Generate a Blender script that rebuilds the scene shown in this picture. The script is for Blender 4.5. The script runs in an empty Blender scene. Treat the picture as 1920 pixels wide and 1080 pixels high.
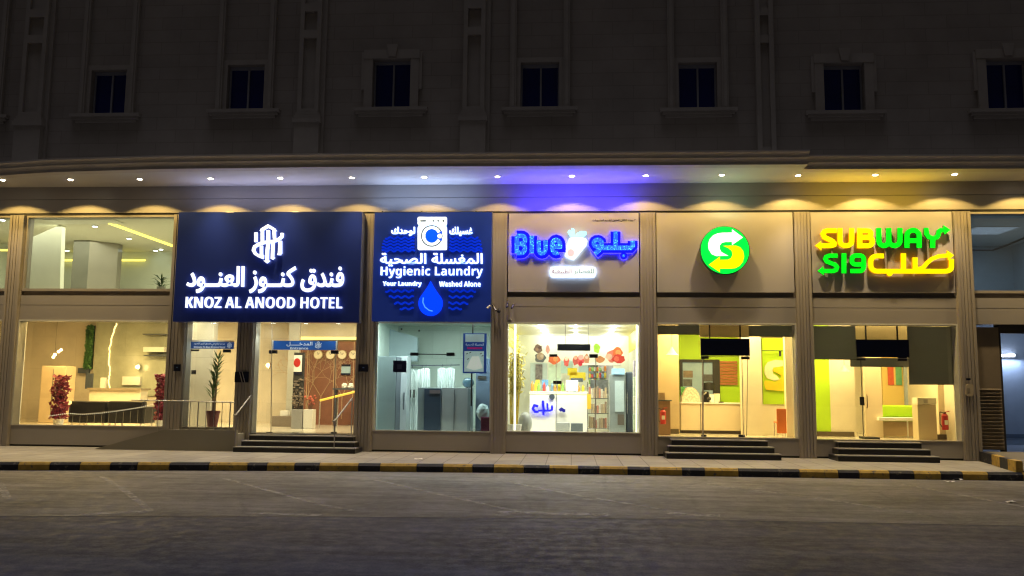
import bpy, math, random
from math import sin, cos, pi, radians, sqrt, atan2
from mathutils import Vector, Matrix

random.seed(7)
S = bpy.context.scene
COL = S.collection
PI = pi

# ------------------------------------------------------------------ camera
F, CZ, CD, YAW, TILT, ROLL = 1607.8, 1.75, 23.5, .06988, .11662, .01018
cam = bpy.data.cameras.new('camera')
cam.sensor_width = 36
cam.lens = F / 1920 * 36
cam.clip_end = 500
co = bpy.data.objects.new('camera', cam)
COL.objects.link(co)
r0 = Vector((cos(YAW), sin(YAW), 0))
fw = Vector((-sin(YAW) * cos(TILT), cos(YAW) * cos(TILT), sin(TILT)))
u0 = r0.cross(fw)
rc = cos(ROLL) * r0 + sin(ROLL) * u0
uc = -sin(ROLL) * r0 + cos(ROLL) * u0
m = Matrix((rc, uc, -fw)).transposed().to_4x4()
m.translation = Vector((0, -CD, CZ))
co.matrix_world = m
S.camera = co


def at(px, py, Y=0.0):
    """photo pixel -> (x, z) on the vertical plane y = Y (how the place was measured)"""
    d = (px - 960) / F * rc - (py - 540) / F * uc + fw
    t = (Y + CD) / d.y
    return d.x * t, CZ + d.z * t


def gnd(px, py, z=0.0):
    d = (px - 960) / F * rc - (py - 540) / F * uc + fw
    t = (z - CZ) / d.z
    return d.x * t, -CD + d.y * t


# ------------------------------------------------------------------ world, overhead fill light, exposure
w = bpy.data.worlds.new("World")
S.world = w
w.use_nodes = True
nt = w.node_tree
sky = nt.nodes.new('ShaderNodeTexSky')
sky.sky_type = 'NISHITA'
sky.sun_disc = False
sky.sun_elevation = radians(85)
sky.sun_rotation = radians(220)
mixw = nt.nodes.new('ShaderNodeMixRGB')
mixw.inputs[0].default_value = .985
mixw.inputs[2].default_value = (.50, .43, .33, 1)
nt.links.new(sky.outputs[0], mixw.inputs[1])
nt.links.new(mixw.outputs[0], nt.nodes['Background'].inputs[0])
nt.nodes['Background'].inputs[1].default_value = .042
sl = bpy.data.lights.new('overhead_fill', 'SUN')  # sun lamp added as a near-vertical fill for the road
sl.energy = .55
sl.angle = radians(35)
sl.color = (.78, .80, 1)
so = bpy.data.objects.new('overhead_fill', sl)
COL.objects.link(so)
so.rotation_euler = (radians(5), 0, radians(-40))
S.view_settings.view_transform = 'Standard'
S.view_settings.look = 'None'
S.view_settings.exposure = 0
S.view_settings.gamma = 1
S.cycles.use_denoising = True
S.cycles.max_bounces = 8
S.cycles.transparent_max_bounces = 16
S.cycles.sample_clamp_indirect = 6
S.cycles.filter_width = 1.25
S.cycles.caustics_reflective = False
S.cycles.caustics_refractive = False

# ------------------------------------------------------------------ materials
MAT = {}


def srgb(r, g, b):
    f = lambda c: (c / 255 / 12.92) if c / 255 <= .04045 else ((c / 255 + .055) / 1.055) ** 2.4
    return (f(r), f(g), f(b))


def mat(name, c, rough=.6, var=.08, scale=3, bump=0, metal=0, em=None, es=1, brick=None, spec=.4, stretch=None, coat=0):
    if name in MAT:
        return MAT[name]
    m = bpy.data.materials.new(name)
    m.use_nodes = True
    n = m.node_tree
    L = n.links
    b = n.nodes['Principled BSDF']
    b.inputs['Roughness'].default_value = rough
    b.inputs['Metallic'].default_value = metal
    b.inputs['Specular IOR Level'].default_value = spec
    b.inputs['Coat Weight'].default_value = coat
    tc = n.nodes.new('ShaderNodeTexCoord')
    mp = n.nodes.new('ShaderNodeMapping')
    L.new(tc.outputs['Object'], mp.inputs[0])
    if stretch:
        mp.inputs['Scale'].default_value = stretch
    nz = n.nodes.new('ShaderNodeTexNoise')
    nz.inputs['Scale'].default_value = scale
    nz.inputs['Detail'].default_value = 6
    nz.inputs['Roughness'].default_value = .6
    L.new(mp.outputs[0], nz.inputs[0])
    ramp = n.nodes.new('ShaderNodeMapRange')
    ramp.inputs['From Min'].default_value = .3
    ramp.inputs['From Max'].default_value = .7
    ramp.inputs['To Min'].default_value = 1 - var
    ramp.inputs['To Max'].default_value = 1 + var
    L.new(nz.outputs['Fac'], ramp.inputs[0])
    mul = n.nodes.new('ShaderNodeVectorMath')
    mul.operation = 'SCALE'
    L.new(ramp.outputs[0], mul.inputs['Scale'])
    mul.inputs[0].default_value = c
    out = mul.outputs[0]
    if brick:
        bw, bh, mortar = brick
        bk = n.nodes.new('ShaderNodeTexBrick')
        sep = n.nodes.new('ShaderNodeSeparateXYZ')
        cmb = n.nodes.new('ShaderNodeCombineXYZ')
        L.new(tc.outputs['Object'], sep.inputs[0])
        L.new(sep.outputs[0], cmb.inputs[0])
        L.new(sep.outputs[2], cmb.inputs[1])
        L.new(cmb.outputs[0], bk.inputs[0])
        bk.inputs['Color1'].default_value = (1, 1, 1, 1)
        bk.inputs['Color2'].default_value = (.92, .92, .92, 1)
        bk.inputs['Mortar'].default_value = (.8, .8, .8, 1)
        bk.inputs['Scale'].default_value = 1
        bk.inputs['Brick Width'].default_value = bw
        bk.inputs['Row Height'].default_value = bh
        bk.inputs['Mortar Size'].default_value = mortar
        v2 = n.nodes.new('ShaderNodeVectorMath')
        v2.operation = 'MULTIPLY'
        L.new(out, v2.inputs[0])
        L.new(bk.outputs[0], v2.inputs[1])
        out = v2.outputs[0]
    L.new(out, b.inputs['Base Color'])
    if bump:
        bp = n.nodes.new('ShaderNodeBump')
        bp.inputs['Strength'].default_value = bump
        bp.inputs['Distance'].default_value = .02
        L.new(nz.outputs['Fac'], bp.inputs['Height'])
        L.new(bp.outputs[0], b.inputs['Normal'])
    if em:
        b.inputs['Emission Color'].default_value = (*em, 1)
        b.inputs['Emission Strength'].default_value = es
    MAT[name] = m
    return m


def glass(name, tint=(1, 1, 1), refl=1.0, haze=0.0):
    if name in MAT:
        return MAT[name]
    m = bpy.data.materials.new(name)
    m.use_nodes = True
    n = m.node_tree
    L = n.links
    n.nodes.remove(n.nodes['Principled BSDF'])
    t = n.nodes.new('ShaderNodeBsdfTransparent')
    t.inputs[0].default_value = (*tint, 1)
    g = n.nodes.new('ShaderNodeBsdfGlossy')
    g.inputs['Roughness'].default_value = .015
    g.inputs[0].default_value = (refl, refl, refl, 1)
    fr = n.nodes.new('ShaderNodeFresnel')
    fr.inputs[0].default_value = 1.5
    # slow waviness of real float glass
    nz = n.nodes.new('ShaderNodeTexNoise')
    nz.inputs['Scale'].default_value = 1.2
    bp = n.nodes.new('ShaderNodeBump')
    bp.inputs['Strength'].default_value = .02
    L.new(nz.outputs['Fac'], bp.inputs['Height'])
    L.new(bp.outputs[0], g.inputs['Normal'])
    mx = n.nodes.new('ShaderNodeMixShader')
    L.new(fr.outputs[0], mx.inputs[0])
    L.new(t.outputs[0], mx.inputs[1])
    L.new(g.outputs[0], mx.inputs[2])
    last = mx.outputs[0]
    if haze:
        d = n.nodes.new('ShaderNodeBsdfDiffuse')
        d.inputs[0].default_value = (.6, .65, .62, 1)
        m2 = n.nodes.new('ShaderNodeMixShader')
        n2 = n.nodes.new('ShaderNodeTexNoise')
        n2.inputs['Scale'].default_value = 2.5
        mr = n.nodes.new('ShaderNodeMapRange')
        mr.inputs['To Max'].default_value = haze * 2
        L.new(n2.outputs['Fac'], mr.inputs[0])
        L.new(mr.outputs[0], m2.inputs[0])
        L.new(last, m2.inputs[1])
        L.new(d.outputs[0], m2.inputs[2])
        last = m2.outputs[0]
    L.new(last, n.nodes['Material Output'].inputs[0])
    MAT[name] = m
    return m


def glow(name, c, s, dots=None):
    """something that gives off light; dots = (scale, second colour) for visible LED points"""
    if name in MAT:
        return MAT[name]
    m = bpy.data.materials.new(name)
    m.use_nodes = True
    n = m.node_tree
    L = n.links
    b = n.nodes['Principled BSDF']
    b.inputs['Base Color'].default_value = (*[min(.8, x * .6) for x in c], 1)
    b.inputs['Roughness'].default_value = .3
    b.inputs['Emission Color'].default_value = (*c, 1)
    b.inputs['Emission Strength'].default_value = s
    if dots:
        tc = n.nodes.new('ShaderNodeTexCoord')
        vo = n.nodes.new('ShaderNodeTexVoronoi')
        vo.inputs['Scale'].default_value = dots[0]
        vo.inputs['Randomness'].default_value = .45
        L.new(tc.outputs['Object'], vo.inputs[0])
        rp = n.nodes.new('ShaderNodeValToRGB')
        rp.color_ramp.elements[0].position = .25
        rp.color_ramp.elements[0].color = (*dots[1], 1)
        rp.color_ramp.elements[1].position = .5
        rp.color_ramp.elements[1].color = (*c, 1)
        L.new(vo.outputs['Distance'], rp.inputs[0])
        L.new(rp.outputs[0], b.inputs['Emission Color'])
    MAT[name] = m
    return m


# ------------------------------------------------------------------ mesh builder
def wloc(o):
    v = Vector((0, 0, 0))
    while o:
        v += Vector(o.location)
        o = o.parent
    return v


def tag(o, label=None, cat=None, group=None, kind=None):
    if label: o['label'] = label
    if cat: o['category'] = cat
    if group: o['group'] = group
    if kind: o['kind'] = kind
    return o


def thing(name, label, cat, loc=(0, 0, 0), group=None, kind=None):
    o = bpy.data.objects.new(name, None)
    COL.objects.link(o)
    o.location = loc
    o.empty_display_size = .2
    return tag(o, label, cat, group, kind)


class MB:
    def __init__(s):
        s.v = []
        s.f = []

    def add(s, vs, fs):
        k = len(s.v)
        s.v += [tuple(v) for v in vs]
        s.f += [tuple(i + k for i in f) for f in fs]
        return s

    def box(s, x0, x1, y0, y1, z0, z1):
        if x0 > x1: x0, x1 = x1, x0
        if y0 > y1: y0, y1 = y1, y0
        if z0 > z1: z0, z1 = z1, z0
        vs = [(x, y, z) for z in (z0, z1) for y in (y0, y1) for x in (x0, x1)]
        return s.add(vs, [(0, 2, 3, 1), (4, 5, 7, 6), (0, 1, 5, 4), (2, 6, 7, 3), (0, 4, 6, 2), (1, 3, 7, 5)])

    def quad(s, a, b, c, d):
        return s.add([a, b, c, d], [(0, 1, 2, 3)])

    def prism_xz(s, pts, y0, y1):
        """polygon in x,z extruded along y"""
        n = len(pts)
        vs = [(x, y0, z) for x, z in pts] + [(x, y1, z) for x, z in pts]
        fs = [tuple(range(n)), tuple(range(2 * n - 1, n - 1, -1))]
        fs += [(i, i + n, (i + 1) % n + n, (i + 1) % n) for i in range(n)]
        return s.add(vs, fs)

    def prism_xy(s, pts, z0, z1):
        n = len(pts)
        vs = [(x, y, z0) for x, y in pts] + [(x, y, z1) for x, y in pts]
        fs = [tuple(range(n - 1, -1, -1)), tuple(range(n, 2 * n))]
        fs += [(i, (i + 1) % n, (i + 1) % n + n, i + n) for i in range(n)]
        return s.add(vs, fs)

    def tube(s, p, q, r, r2=None, n=10, caps=True):
        p, q = Vector(p), Vector(q)
        r2 = r if r2 is None else r2
        d = (q - p).normalized()
        a = d.orthogonal().normalized()
        b = d.cross(a)
        vs = []
        for c, rr in ((p, r), (q, r2)):
            for i in range(n):
                t = 2 * PI * i / n
                vs.append(c + rr * (cos(t) * a + sin(t) * b))
        fs = [(i, (i + 1) % n, (i + 1) % n + n, i + n) for i in range(n)]
        if caps: fs += [tuple(range(n - 1, -1, -1)), tuple(range(n, 2 * n))]
        return s.add(vs, fs)

    def path(s, pts, r, n=8):
        for a, b in zip(pts, pts[1:]):
            s.tube(a, b, r, n=n)
        return s

    def lathe(s, cx, cy, prof, n=20):
        k = len(prof)
        vs = []
        for r, z in prof:
            for i in range(n):
                t = 2 * PI * i / n
                vs.append((cx + r * cos(t), cy + r * sin(t), z))
        fs = []
        for j in range(k - 1):
            for i in range(n):
                fs.append((j * n + i, j * n + (i + 1) % n, (j + 1) * n + (i + 1) % n, (j + 1) * n + i))
        fs += [tuple(range(n - 1, -1, -1)), tuple(range((k - 1) * n, k * n))]
        return s.add(vs, fs)

    def ball(s, c, r, sq=(1, 1, 1), n=12, m=8, jit=0):
        vs = [(c[0], c[1], c[2] - r * sq[2])]
        for j in range(1, m):
            ph = -PI / 2 + PI * j / m
            for i in range(n):
                t = 2 * PI * i / n
                k = r * (1 + random.uniform(-jit, jit))
                vs.append((c[0] + k * cos(ph) * cos(t) * sq[0], c[1] + k * cos(ph) * sin(t) * sq[1], c[2] + k * sin(ph) * sq[2]))
        vs.append((c[0], c[1], c[2] + r * sq[2]))
        fs = [(0, 1 + (i + 1) % n, 1 + i) for i in range(n)]
        for j in range(m - 2):
            for i in range(n):
                a = 1 + j * n
                fs.append((a + i, a + (i + 1) % n, a + n + (i + 1) % n, a + n + i))
        a = 1 + (m - 2) * n
        fs += [(a + i, a + (i + 1) % n, len(vs) - 1) for i in range(n)]
        return s.add(vs, fs)

    def disc_xz(s, cx, cz, r, y0, y1, n=40, rz=None):
        rz = rz or r
        return s.prism_xz([(cx + r * cos(2 * PI * i / n), cz + rz * sin(2 * PI * i / n)) for i in range(n)], y0, y1)

    def ribbon(s, pts, wd, y0, y1, closed=False):
        """flat stroke of width wd along x,z points, y0..y1 thick"""
        P = []
        for p in pts:
            p = Vector(p)
            if not P or (p - P[-1]).length > wd * .06: P.append(p)
        n = len(P)
        Lf, Rt = [], []
        for i in range(n):
            if closed:
                a, b = P[i - 1], P[(i + 1) % n]
                d1, d2 = (P[i] - a).normalized(), (b - P[i]).normalized()
            else:
                d1 = (P[i] - P[i - 1]).normalized() if i else (P[1] - P[0]).normalized()
                d2 = (P[i + 1] - P[i]).normalized() if i < n - 1 else d1
            t = (d1 + d2)
            t = t.normalized() if t.length > 1e-5 else d2
            nn = Vector((-t.y, t.x))
            c = max(.5, abs(nn.dot(Vector((-d2.y, d2.x)))))
            Lf.append(P[i] + nn * wd / 2 / c)
            Rt.append(P[i] - nn * wd / 2 / c)
        segs = n if closed else n - 1
        vs = []
        for y in (y0, y1):
            vs += [(p.x, y, p.y) for p in Lf] + [(p.x, y, p.y) for p in Rt]
        fs = []
        for i in range(segs):
            j = (i + 1) % n
            fs += [(i, j, n + j, n + i), (2 * n + i, 3 * n + i, 3 * n + j, 2 * n + j),
                   (i, 2 * n + i, 2 * n + j, j), (n + i, n + j, 3 * n + j, 3 * n + i)]
        if not closed:
            fs += [(0, n, 3 * n, 2 * n), (n - 1, 3 * n - 1, 4 * n - 1, 2 * n - 1)]
        return s.add(vs, fs)

    def bounds(s):
        return [(min(v[i] for v in s.v), max(v[i] for v in s.v)) for i in range(3)]

    def build(s, name, m, parent=None, smooth=False, bevel=0, **kw):
        me = bpy.data.meshes.new(name)
        if parent:
            o0 = wloc(parent)
        else:
            b = s.bounds()
            o0 = Vector(((b[0][0] + b[0][1]) / 2, (b[1][0] + b[1][1]) / 2, b[2][0]))
        me.from_pydata([(v[0] - o0.x, v[1] - o0.y, v[2] - o0.z) for v in s.v], [], s.f)
        me.update()
        if smooth:
            for p in me.polygons: p.use_smooth = True
        o = bpy.data.objects.new(name, me)
        COL.objects.link(o)
        if parent:
            o.parent = parent
        else:
            o.location = o0
        me.materials.append(m)
        if bevel:
            md = o.modifiers.new('bevel', 'BEVEL')
            md.width = bevel
            md.segments = 2
            md.limit_method = 'ANGLE'
        tag(o, kw.get('label'), kw.get('cat'), kw.get('group'), kw.get('kind'))
        return o


def backlit(mb, dy, s, m, parent, name='backlight'):
    # LED return behind a raised letter: it throws light on the panel, the wall and the soffit
    b = MB()
    y0 = min(v[1] for v in mb.v)
    b.v = [(v[0], v[1] * s + y0 * (1 - s) + dy, v[2]) for v in mb.v]
    b.f = list(mb.f)
    return b.build(name, m, parent)


def copy_tree(o, parent=None):
    c = o.copy()
    COL.objects.link(c)
    if parent: c.parent = parent
    for ch in list(o.children):
        copy_tree(ch, c)
    return c


# ------------------------------------------------------------------ lettering
AR = {}
cp = 0xFE8D
for ch, nf in [('ا', 2), ('ب', 4), ('ة', 2), ('ت', 4), ('ث', 4), ('ج', 4), ('ح', 4), ('خ', 4), ('د', 2), ('ذ', 2), ('ر', 2), ('ز', 2),
               ('س', 4), ('ش', 4), ('ص', 4), ('ض', 4), ('ط', 4), ('ظ', 4), ('ع', 4), ('غ', 4), ('ف', 4), ('ق', 4), ('ك', 4), ('ل', 4),
               ('م', 4), ('ن', 4), ('ه', 4), ('و', 2), ('ى', 2), ('ي', 4)]:
    AR[ch] = [cp + i for i in range(nf)]
    cp += nf
AR['ئ'] = [0xFE89, 0xFE8A, 0xFE8B, 0xFE8C]
AR['ـ'] = [0x640] * 4


def shape(t):
    out = []
    for i, ch in enumerate(t):
        f = AR.get(ch)
        if not f:
            out.append(ch)
            continue
        pj = i > 0 and t[i - 1] in AR and len(AR[t[i - 1]]) == 4
        nj = len(f) == 4 and i < len(t) - 1 and t[i + 1] in AR
        k = (3 if nj else 1) if pj else (2 if nj else 0)
        out.append(chr(f[k]))
    return ''.join(out[::-1])


def bold(t):
    o = ''
    for ch in t:
        if 'A' <= ch <= 'Z': o += chr(0x1D5D4 + ord(ch) - 65)
        elif 'a' <= ch <= 'z': o += chr(0x1D5EE + ord(ch) - 97)
        else: o += ch
    return o


def poly_area(p):
    return sum(a[0] * b[1] - b[0] * a[1] for a, b in zip(p, p[1:] + p[:1])) / 2


def inside(pt, p):
    c = False
    for a, b in zip(p, p[1:] + p[:1]):
        if (a[1] > pt[1]) != (b[1] > pt[1]) and pt[0] < (b[0] - a[0]) * (pt[1] - a[1]) / (b[1] - a[1]) + a[0]:
            c = not c
    return c


def text_mesh(body, off=0.0):
    """list of (verts2d, faces) of a line of text, holes kept, overlapping strokes united"""
    cu = bpy.data.curves.new('tmp', 'FONT')
    cu.body = body
    cu.resolution_u = 3
    ob = bpy.data.objects.new('tmp', cu)
    COL.objects.link(ob)
    dg = bpy.context.evaluated_depsgraph_get()
    c2 = ob.evaluated_get(dg).to_curve(dg)
    sp = []
    for s in c2.splines:
        pts = [(tuple(b.handle_left), tuple(b.co), tuple(b.handle_right)) for b in s.bezier_points]
        if len(pts) < 3: continue
        pl = []
        for i in range(len(pts)):
            a, b = pts[i], pts[(i + 1) % len(pts)]
            for k in range(4):
                t = k / 4
                q = [((1 - t) ** 3) * a[1][d] + 3 * t * (1 - t) ** 2 * a[2][d] + 3 * t * t * (1 - t) * b[0][d] + t ** 3 * b[1][d] for d in (0, 1)]
                pl.append(tuple(q))
        # drop doubles
        p2 = []
        for q in pl:
            if not p2 or abs(q[0] - p2[-1][0]) + abs(q[1] - p2[-1][1]) > 1e-4: p2.append(q)
        sp.append((poly_area(p2), p2))
    bpy.data.objects.remove(ob)
    if not sp: return []
    sg = max(sp, key=lambda q: abs(q[0]))[0]
    outs = [p for a, p in sp if a * sg > 0]
    holes = [p for a, p in sp if a * sg < 0]
    res = []
    for p in outs:
        c = bpy.data.curves.new('tmp', 'CURVE')
        c.dimensions = '2D'
        c.fill_mode = 'BOTH'
        for q in [p] + [h for h in holes if inside(h[0], p)]:
            s = c.splines.new('POLY')
            s.points.add(len(q) - 1)
            for i, (x, y) in enumerate(q): s.points[i].co = (x, y, 0, 1)
            s.use_cyclic_u = True
        c.extrude = .5
        c.offset = off
        o = bpy.data.objects.new('tmp', c)
        COL.objects.link(o)
        dg = bpy.context.evaluated_depsgraph_get()
        me = bpy.data.meshes.new_from_object(o.evaluated_get(dg))
        res.append(([tuple(v.co) for v in me.vertices], [tuple(f.vertices) for f in me.polygons]))
        bpy.data.objects.remove(o)
        bpy.data.meshes.remove(me)
    return res


def text_into(mb, body, x0, x1, z0, z1, y, depth, off=0.0):
    """fit a line of lettering in a box of the sign's face; y = front"""
    res = text_mesh(body, off)
    vs = [v for r in res for v in r[0]]
    if not vs: return
    ax, bx = min(v[0] for v in vs), max(v[0] for v in vs)
    ay, by = min(v[1] for v in vs), max(v[1] for v in vs)
    sx, sz = (x1 - x0) / (bx - ax), (z1 - z0) / (by - ay)
    for k, (v, f) in enumerate(res):
        e = (k % 7) * .0003
        mb.add([(x0 + (p[0] - ax) * sx, y - e + depth * (.5 - p[2]), z0 + (p[1] - ay) * sz) for p in v], f)


def tfit(mb, body, px0, py0, px1, py1, Y, depth=.03, off=0.0):
    """the same, the box measured in the photograph on plane Y"""
    xa, za = at(px0, py1, Y)
    xb, zb = at(px1, py0, Y)
    text_into(mb, body, xa, xb, za, zb, Y, depth, off)


def zm(ox, oy, sc, Y):
    return lambda pts: [at(ox + x / sc, oy + y / sc, Y) for x, y in pts]


# ------------------------------------------------------------------ shared materials
M_STONE = mat('limestone', (.33, .285, .235), .85, .12, .8, .25, brick=(1.15, .38, .012))
M_STONE2 = mat('carved_stone', (.37, .325, .27), .8, .08, 2, .2)
M_CLAD = mat('taupe_cladding', (.335, .31, .285), .42, .05, .7, 0, spec=.5)
M_CLADP = mat('grooved_cladding', (.34, .305, .265), .4, .035, 1.2, 0, spec=.5, stretch=(5, 5, .3))
M_TRIM = mat('aluminium_trim', (.55, .52, .46), .35, .04, 5, 0, metal=.5)
M_DARK = mat('dark_gasket', (.03, .028, .025), .6, .1)
M_SOFF = mat('white_soffit', (.66, .64, .60), .7, .04, .6)
M_CORN = mat('cornice_stone', (.60, .56, .51), .75, .08, 1.5, .1)
M_GLASS = glass('shop_glass', (.96, .98, .97), 1.0, .022)
M_WGLASS = mat('dark_window_glass', (.006, .014, .14), .06, .1, spec=.35)
M_WFR = mat('grey_window_frame', (.34, .34, .36), .4, .05)
M_ASPH = mat('old_asphalt', (.125, .12, .115), .8, .3, 1.3, .6)
M_ROAD = mat('road_asphalt', (.080, .079, .092), .72, .3, .9, .6)


def ground_mat(name, base, patch=.35, crack=.5):
    m = mat(name, base, .78, patch, .55, .0)
    n = m.node_tree
    L = n.links
    b = n.nodes['Principled BSDF']
    src = b.inputs['Base Color'].links[0].from_socket
    tc = n.nodes.new('ShaderNodeTexCoord')

    def noise(scale, stretch, detail=8, rough=.65):
        mp = n.nodes.new('ShaderNodeMapping')
        mp.inputs['Scale'].default_value = stretch
        L.new(tc.outputs['Object'], mp.inputs[0])
        z = n.nodes.new('ShaderNodeTexNoise')
        z.inputs['Scale'].default_value = scale
        z.inputs['Detail'].default_value = detail
        z.inputs['Roughness'].default_value = rough
        L.new(mp.outputs[0], z.inputs[0])
        return z.outputs['Fac'], mp

    def rng(s, a, b_, c, d):
        r_ = n.nodes.new('ShaderNodeMapRange')
        for k, v in zip(('From Min', 'From Max', 'To Min', 'To Max'), (a, b_, c, d)): r_.inputs[k].default_value = v
        L.new(s, r_.inputs[0])
        return r_.outputs[0]

    def times(v, f):
        q = n.nodes.new('ShaderNodeVectorMath')
        q.operation = 'SCALE'
        L.new(v, q.inputs[0])
        L.new(f, q.inputs['Scale'])
        return q.outputs[0]
    g, _ = noise(38, (1, 1, 1), 4, .8)
    st, _ = noise(1.6, (.18, 1.6, 1))
    sp_, mp_ = noise(5, (1, 1, 1), 5)
    vo = n.nodes.new('ShaderNodeTexVoronoi')
    vo.feature = 'DISTANCE_TO_EDGE'
    vo.inputs['Scale'].default_value = .33
    wob = n.nodes.new('ShaderNodeMixRGB')
    wob.inputs[0].default_value = .18
    nz3 = n.nodes.new('ShaderNodeTexNoise')
    nz3.inputs['Scale'].default_value = 2.2
    nz3.inputs['Detail'].default_value = 7
    L.new(tc.outputs['Object'], nz3.inputs[0])
    L.new(tc.outputs['Object'], wob.inputs[1])
    L.new(nz3.outputs['Color'], wob.inputs[2])
    L.new(wob.outputs[0], vo.inputs[0])
    out = times(src, rng(g, .35, .65, .6, 1.4))
    out = times(out, rng(st, .38, .62, .78, 1.25))
    out = times(out, rng(vo.outputs['Distance'], .0, .012, 1 - crack, 1))
    L.new(out, b.inputs['Base Color'])
    bp = n.nodes.new('ShaderNodeBump')
    bp.inputs['Strength'].default_value = .55
    bp.inputs['Distance'].default_value = .012
    L.new(g, bp.inputs['Height'])
    L.new(bp.outputs[0], b.inputs['Normal'])
    L.new(rng(sp_, .4, .6, .62, .86), b.inputs['Roughness'])
    return m


M_ASPH = ground_mat('parking_asphalt', (.165, .157, .152), .35, .18)
M_ROAD = ground_mat('carriageway_asphalt', (.082, .082, .110), .3, .12)
M_PAVE = mat('pavement_tiles', (.36, .34, .29), .75, .12, 2, .2)
M_YEL = mat('kerb_yellow', (.50, .33, .06), .7, .25, 5, .2)
M_BLK = mat('kerb_black', (.02, .021, .03), .6, .3, 5, .2)
for _m in (M_YEL, M_BLK):   # chipped, scuffed paint
    _n = _m.node_tree
    _b = _n.nodes['Principled BSDF']
    _s = _b.inputs['Base Color'].links[0].from_socket
    _z = _n.nodes.new('ShaderNodeTexNoise')
    _z.inputs['Scale'].default_value = 7
    _z.inputs['Detail'].default_value = 9
    _z.inputs['Roughness'].default_value = .75
    _t = _n.nodes.new('ShaderNodeTexCoord')
    _n.links.new(_t.outputs['Object'], _z.inputs[0])
    _r = _n.nodes.new('ShaderNodeMapRange')
    _r.inputs['From Min'].default_value = .56
    _r.inputs['From Max'].default_value = .62
    _n.links.new(_z.outputs['Fac'], _r.inputs[0])
    _x = _n.nodes.new('ShaderNodeMixRGB')
    _x.inputs[2].default_value = (.13, .12, .10, 1)
    _n.links.new(_r.outputs[0], _x.inputs[0])
    _n.links.new(_s, _x.inputs[1])
    _n.links.new(_x.outputs[0], _b.inputs['Base Color'])
M_STEP = mat('dark_granite', (.018, .018, .021), .35, .3, 30)
M_NOSE = mat('step_nosing', (.34, .33, .32), .45, .1)
M_STEEL = mat('polished_steel', (.70, .70, .70), .22, .03, 4, metal=.9)
M_NAVY = mat('navy_sign_face', (.010, .024, .14), .35, .06, 1)
M_NAVY2 = mat('blue_sign_face', (.010, .036, .30), .35, .06, 1)
M_PLAQ = mat('black_plaque', (.012, .014, .03), .25, .1)
M_WHITE = mat('white_paint', (.78, .77, .73), .5, .03)

# ------------------------------------------------------------------ building
BLD = thing('commercial_building', 'long stone commercial building with row of lit shops under a canopy', 'building', (0, 3, 0))

PIL = [(-20.6, -20.15), (-16.25, -15.82), (-11.35, -10.85), (-9.33, -8.87), (-5.94, -5.46), (-2.19, -1.78), (1.87, 2.30), (6.03, 6.45), (10.23, 10.67), (14.6, 15.04)]
ZT, ZP0, ZJ, ZO = 6.64, 4.40, 3.99, 3.57
ZSOF = 7.44
FL = .46

# fluted pillars
for i, (a, b) in enumerate(PIL):
    if i == 3:
        zt = 3.75
    else:
        zt = ZT - .035
    mb = MB()
    mb.box(a, b, -.06, .35, .0, zt)
    n = 5
    step = (b - a) / n
    for k in range(n):
        mb.box(a + k * step + .008, a + (k + 1) * step - .008, -.085 - (.02 if k in (0, n - 1) else 0), -.061, .012, zt - .01)
    mb.build('pillar', M_CLADP, BLD)
# fascia above the shops
mb = MB()
mb.box(-21, 15.2, 0, .35, ZT + .03, 7.064)
mb.box(-21, 15.2, -.004, .35, 7.076, ZSOF)
mb.build('fascia', M_CLAD, BLD)
mb = MB()
mb.box(-21, 15.2, .02, .34, 7.064, 7.076)
mb.box(-21, 15.2, .03, .34, ZT - .04, ZT + .03)
mb.build('shadow_joint', M_DARK, BLD)

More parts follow.
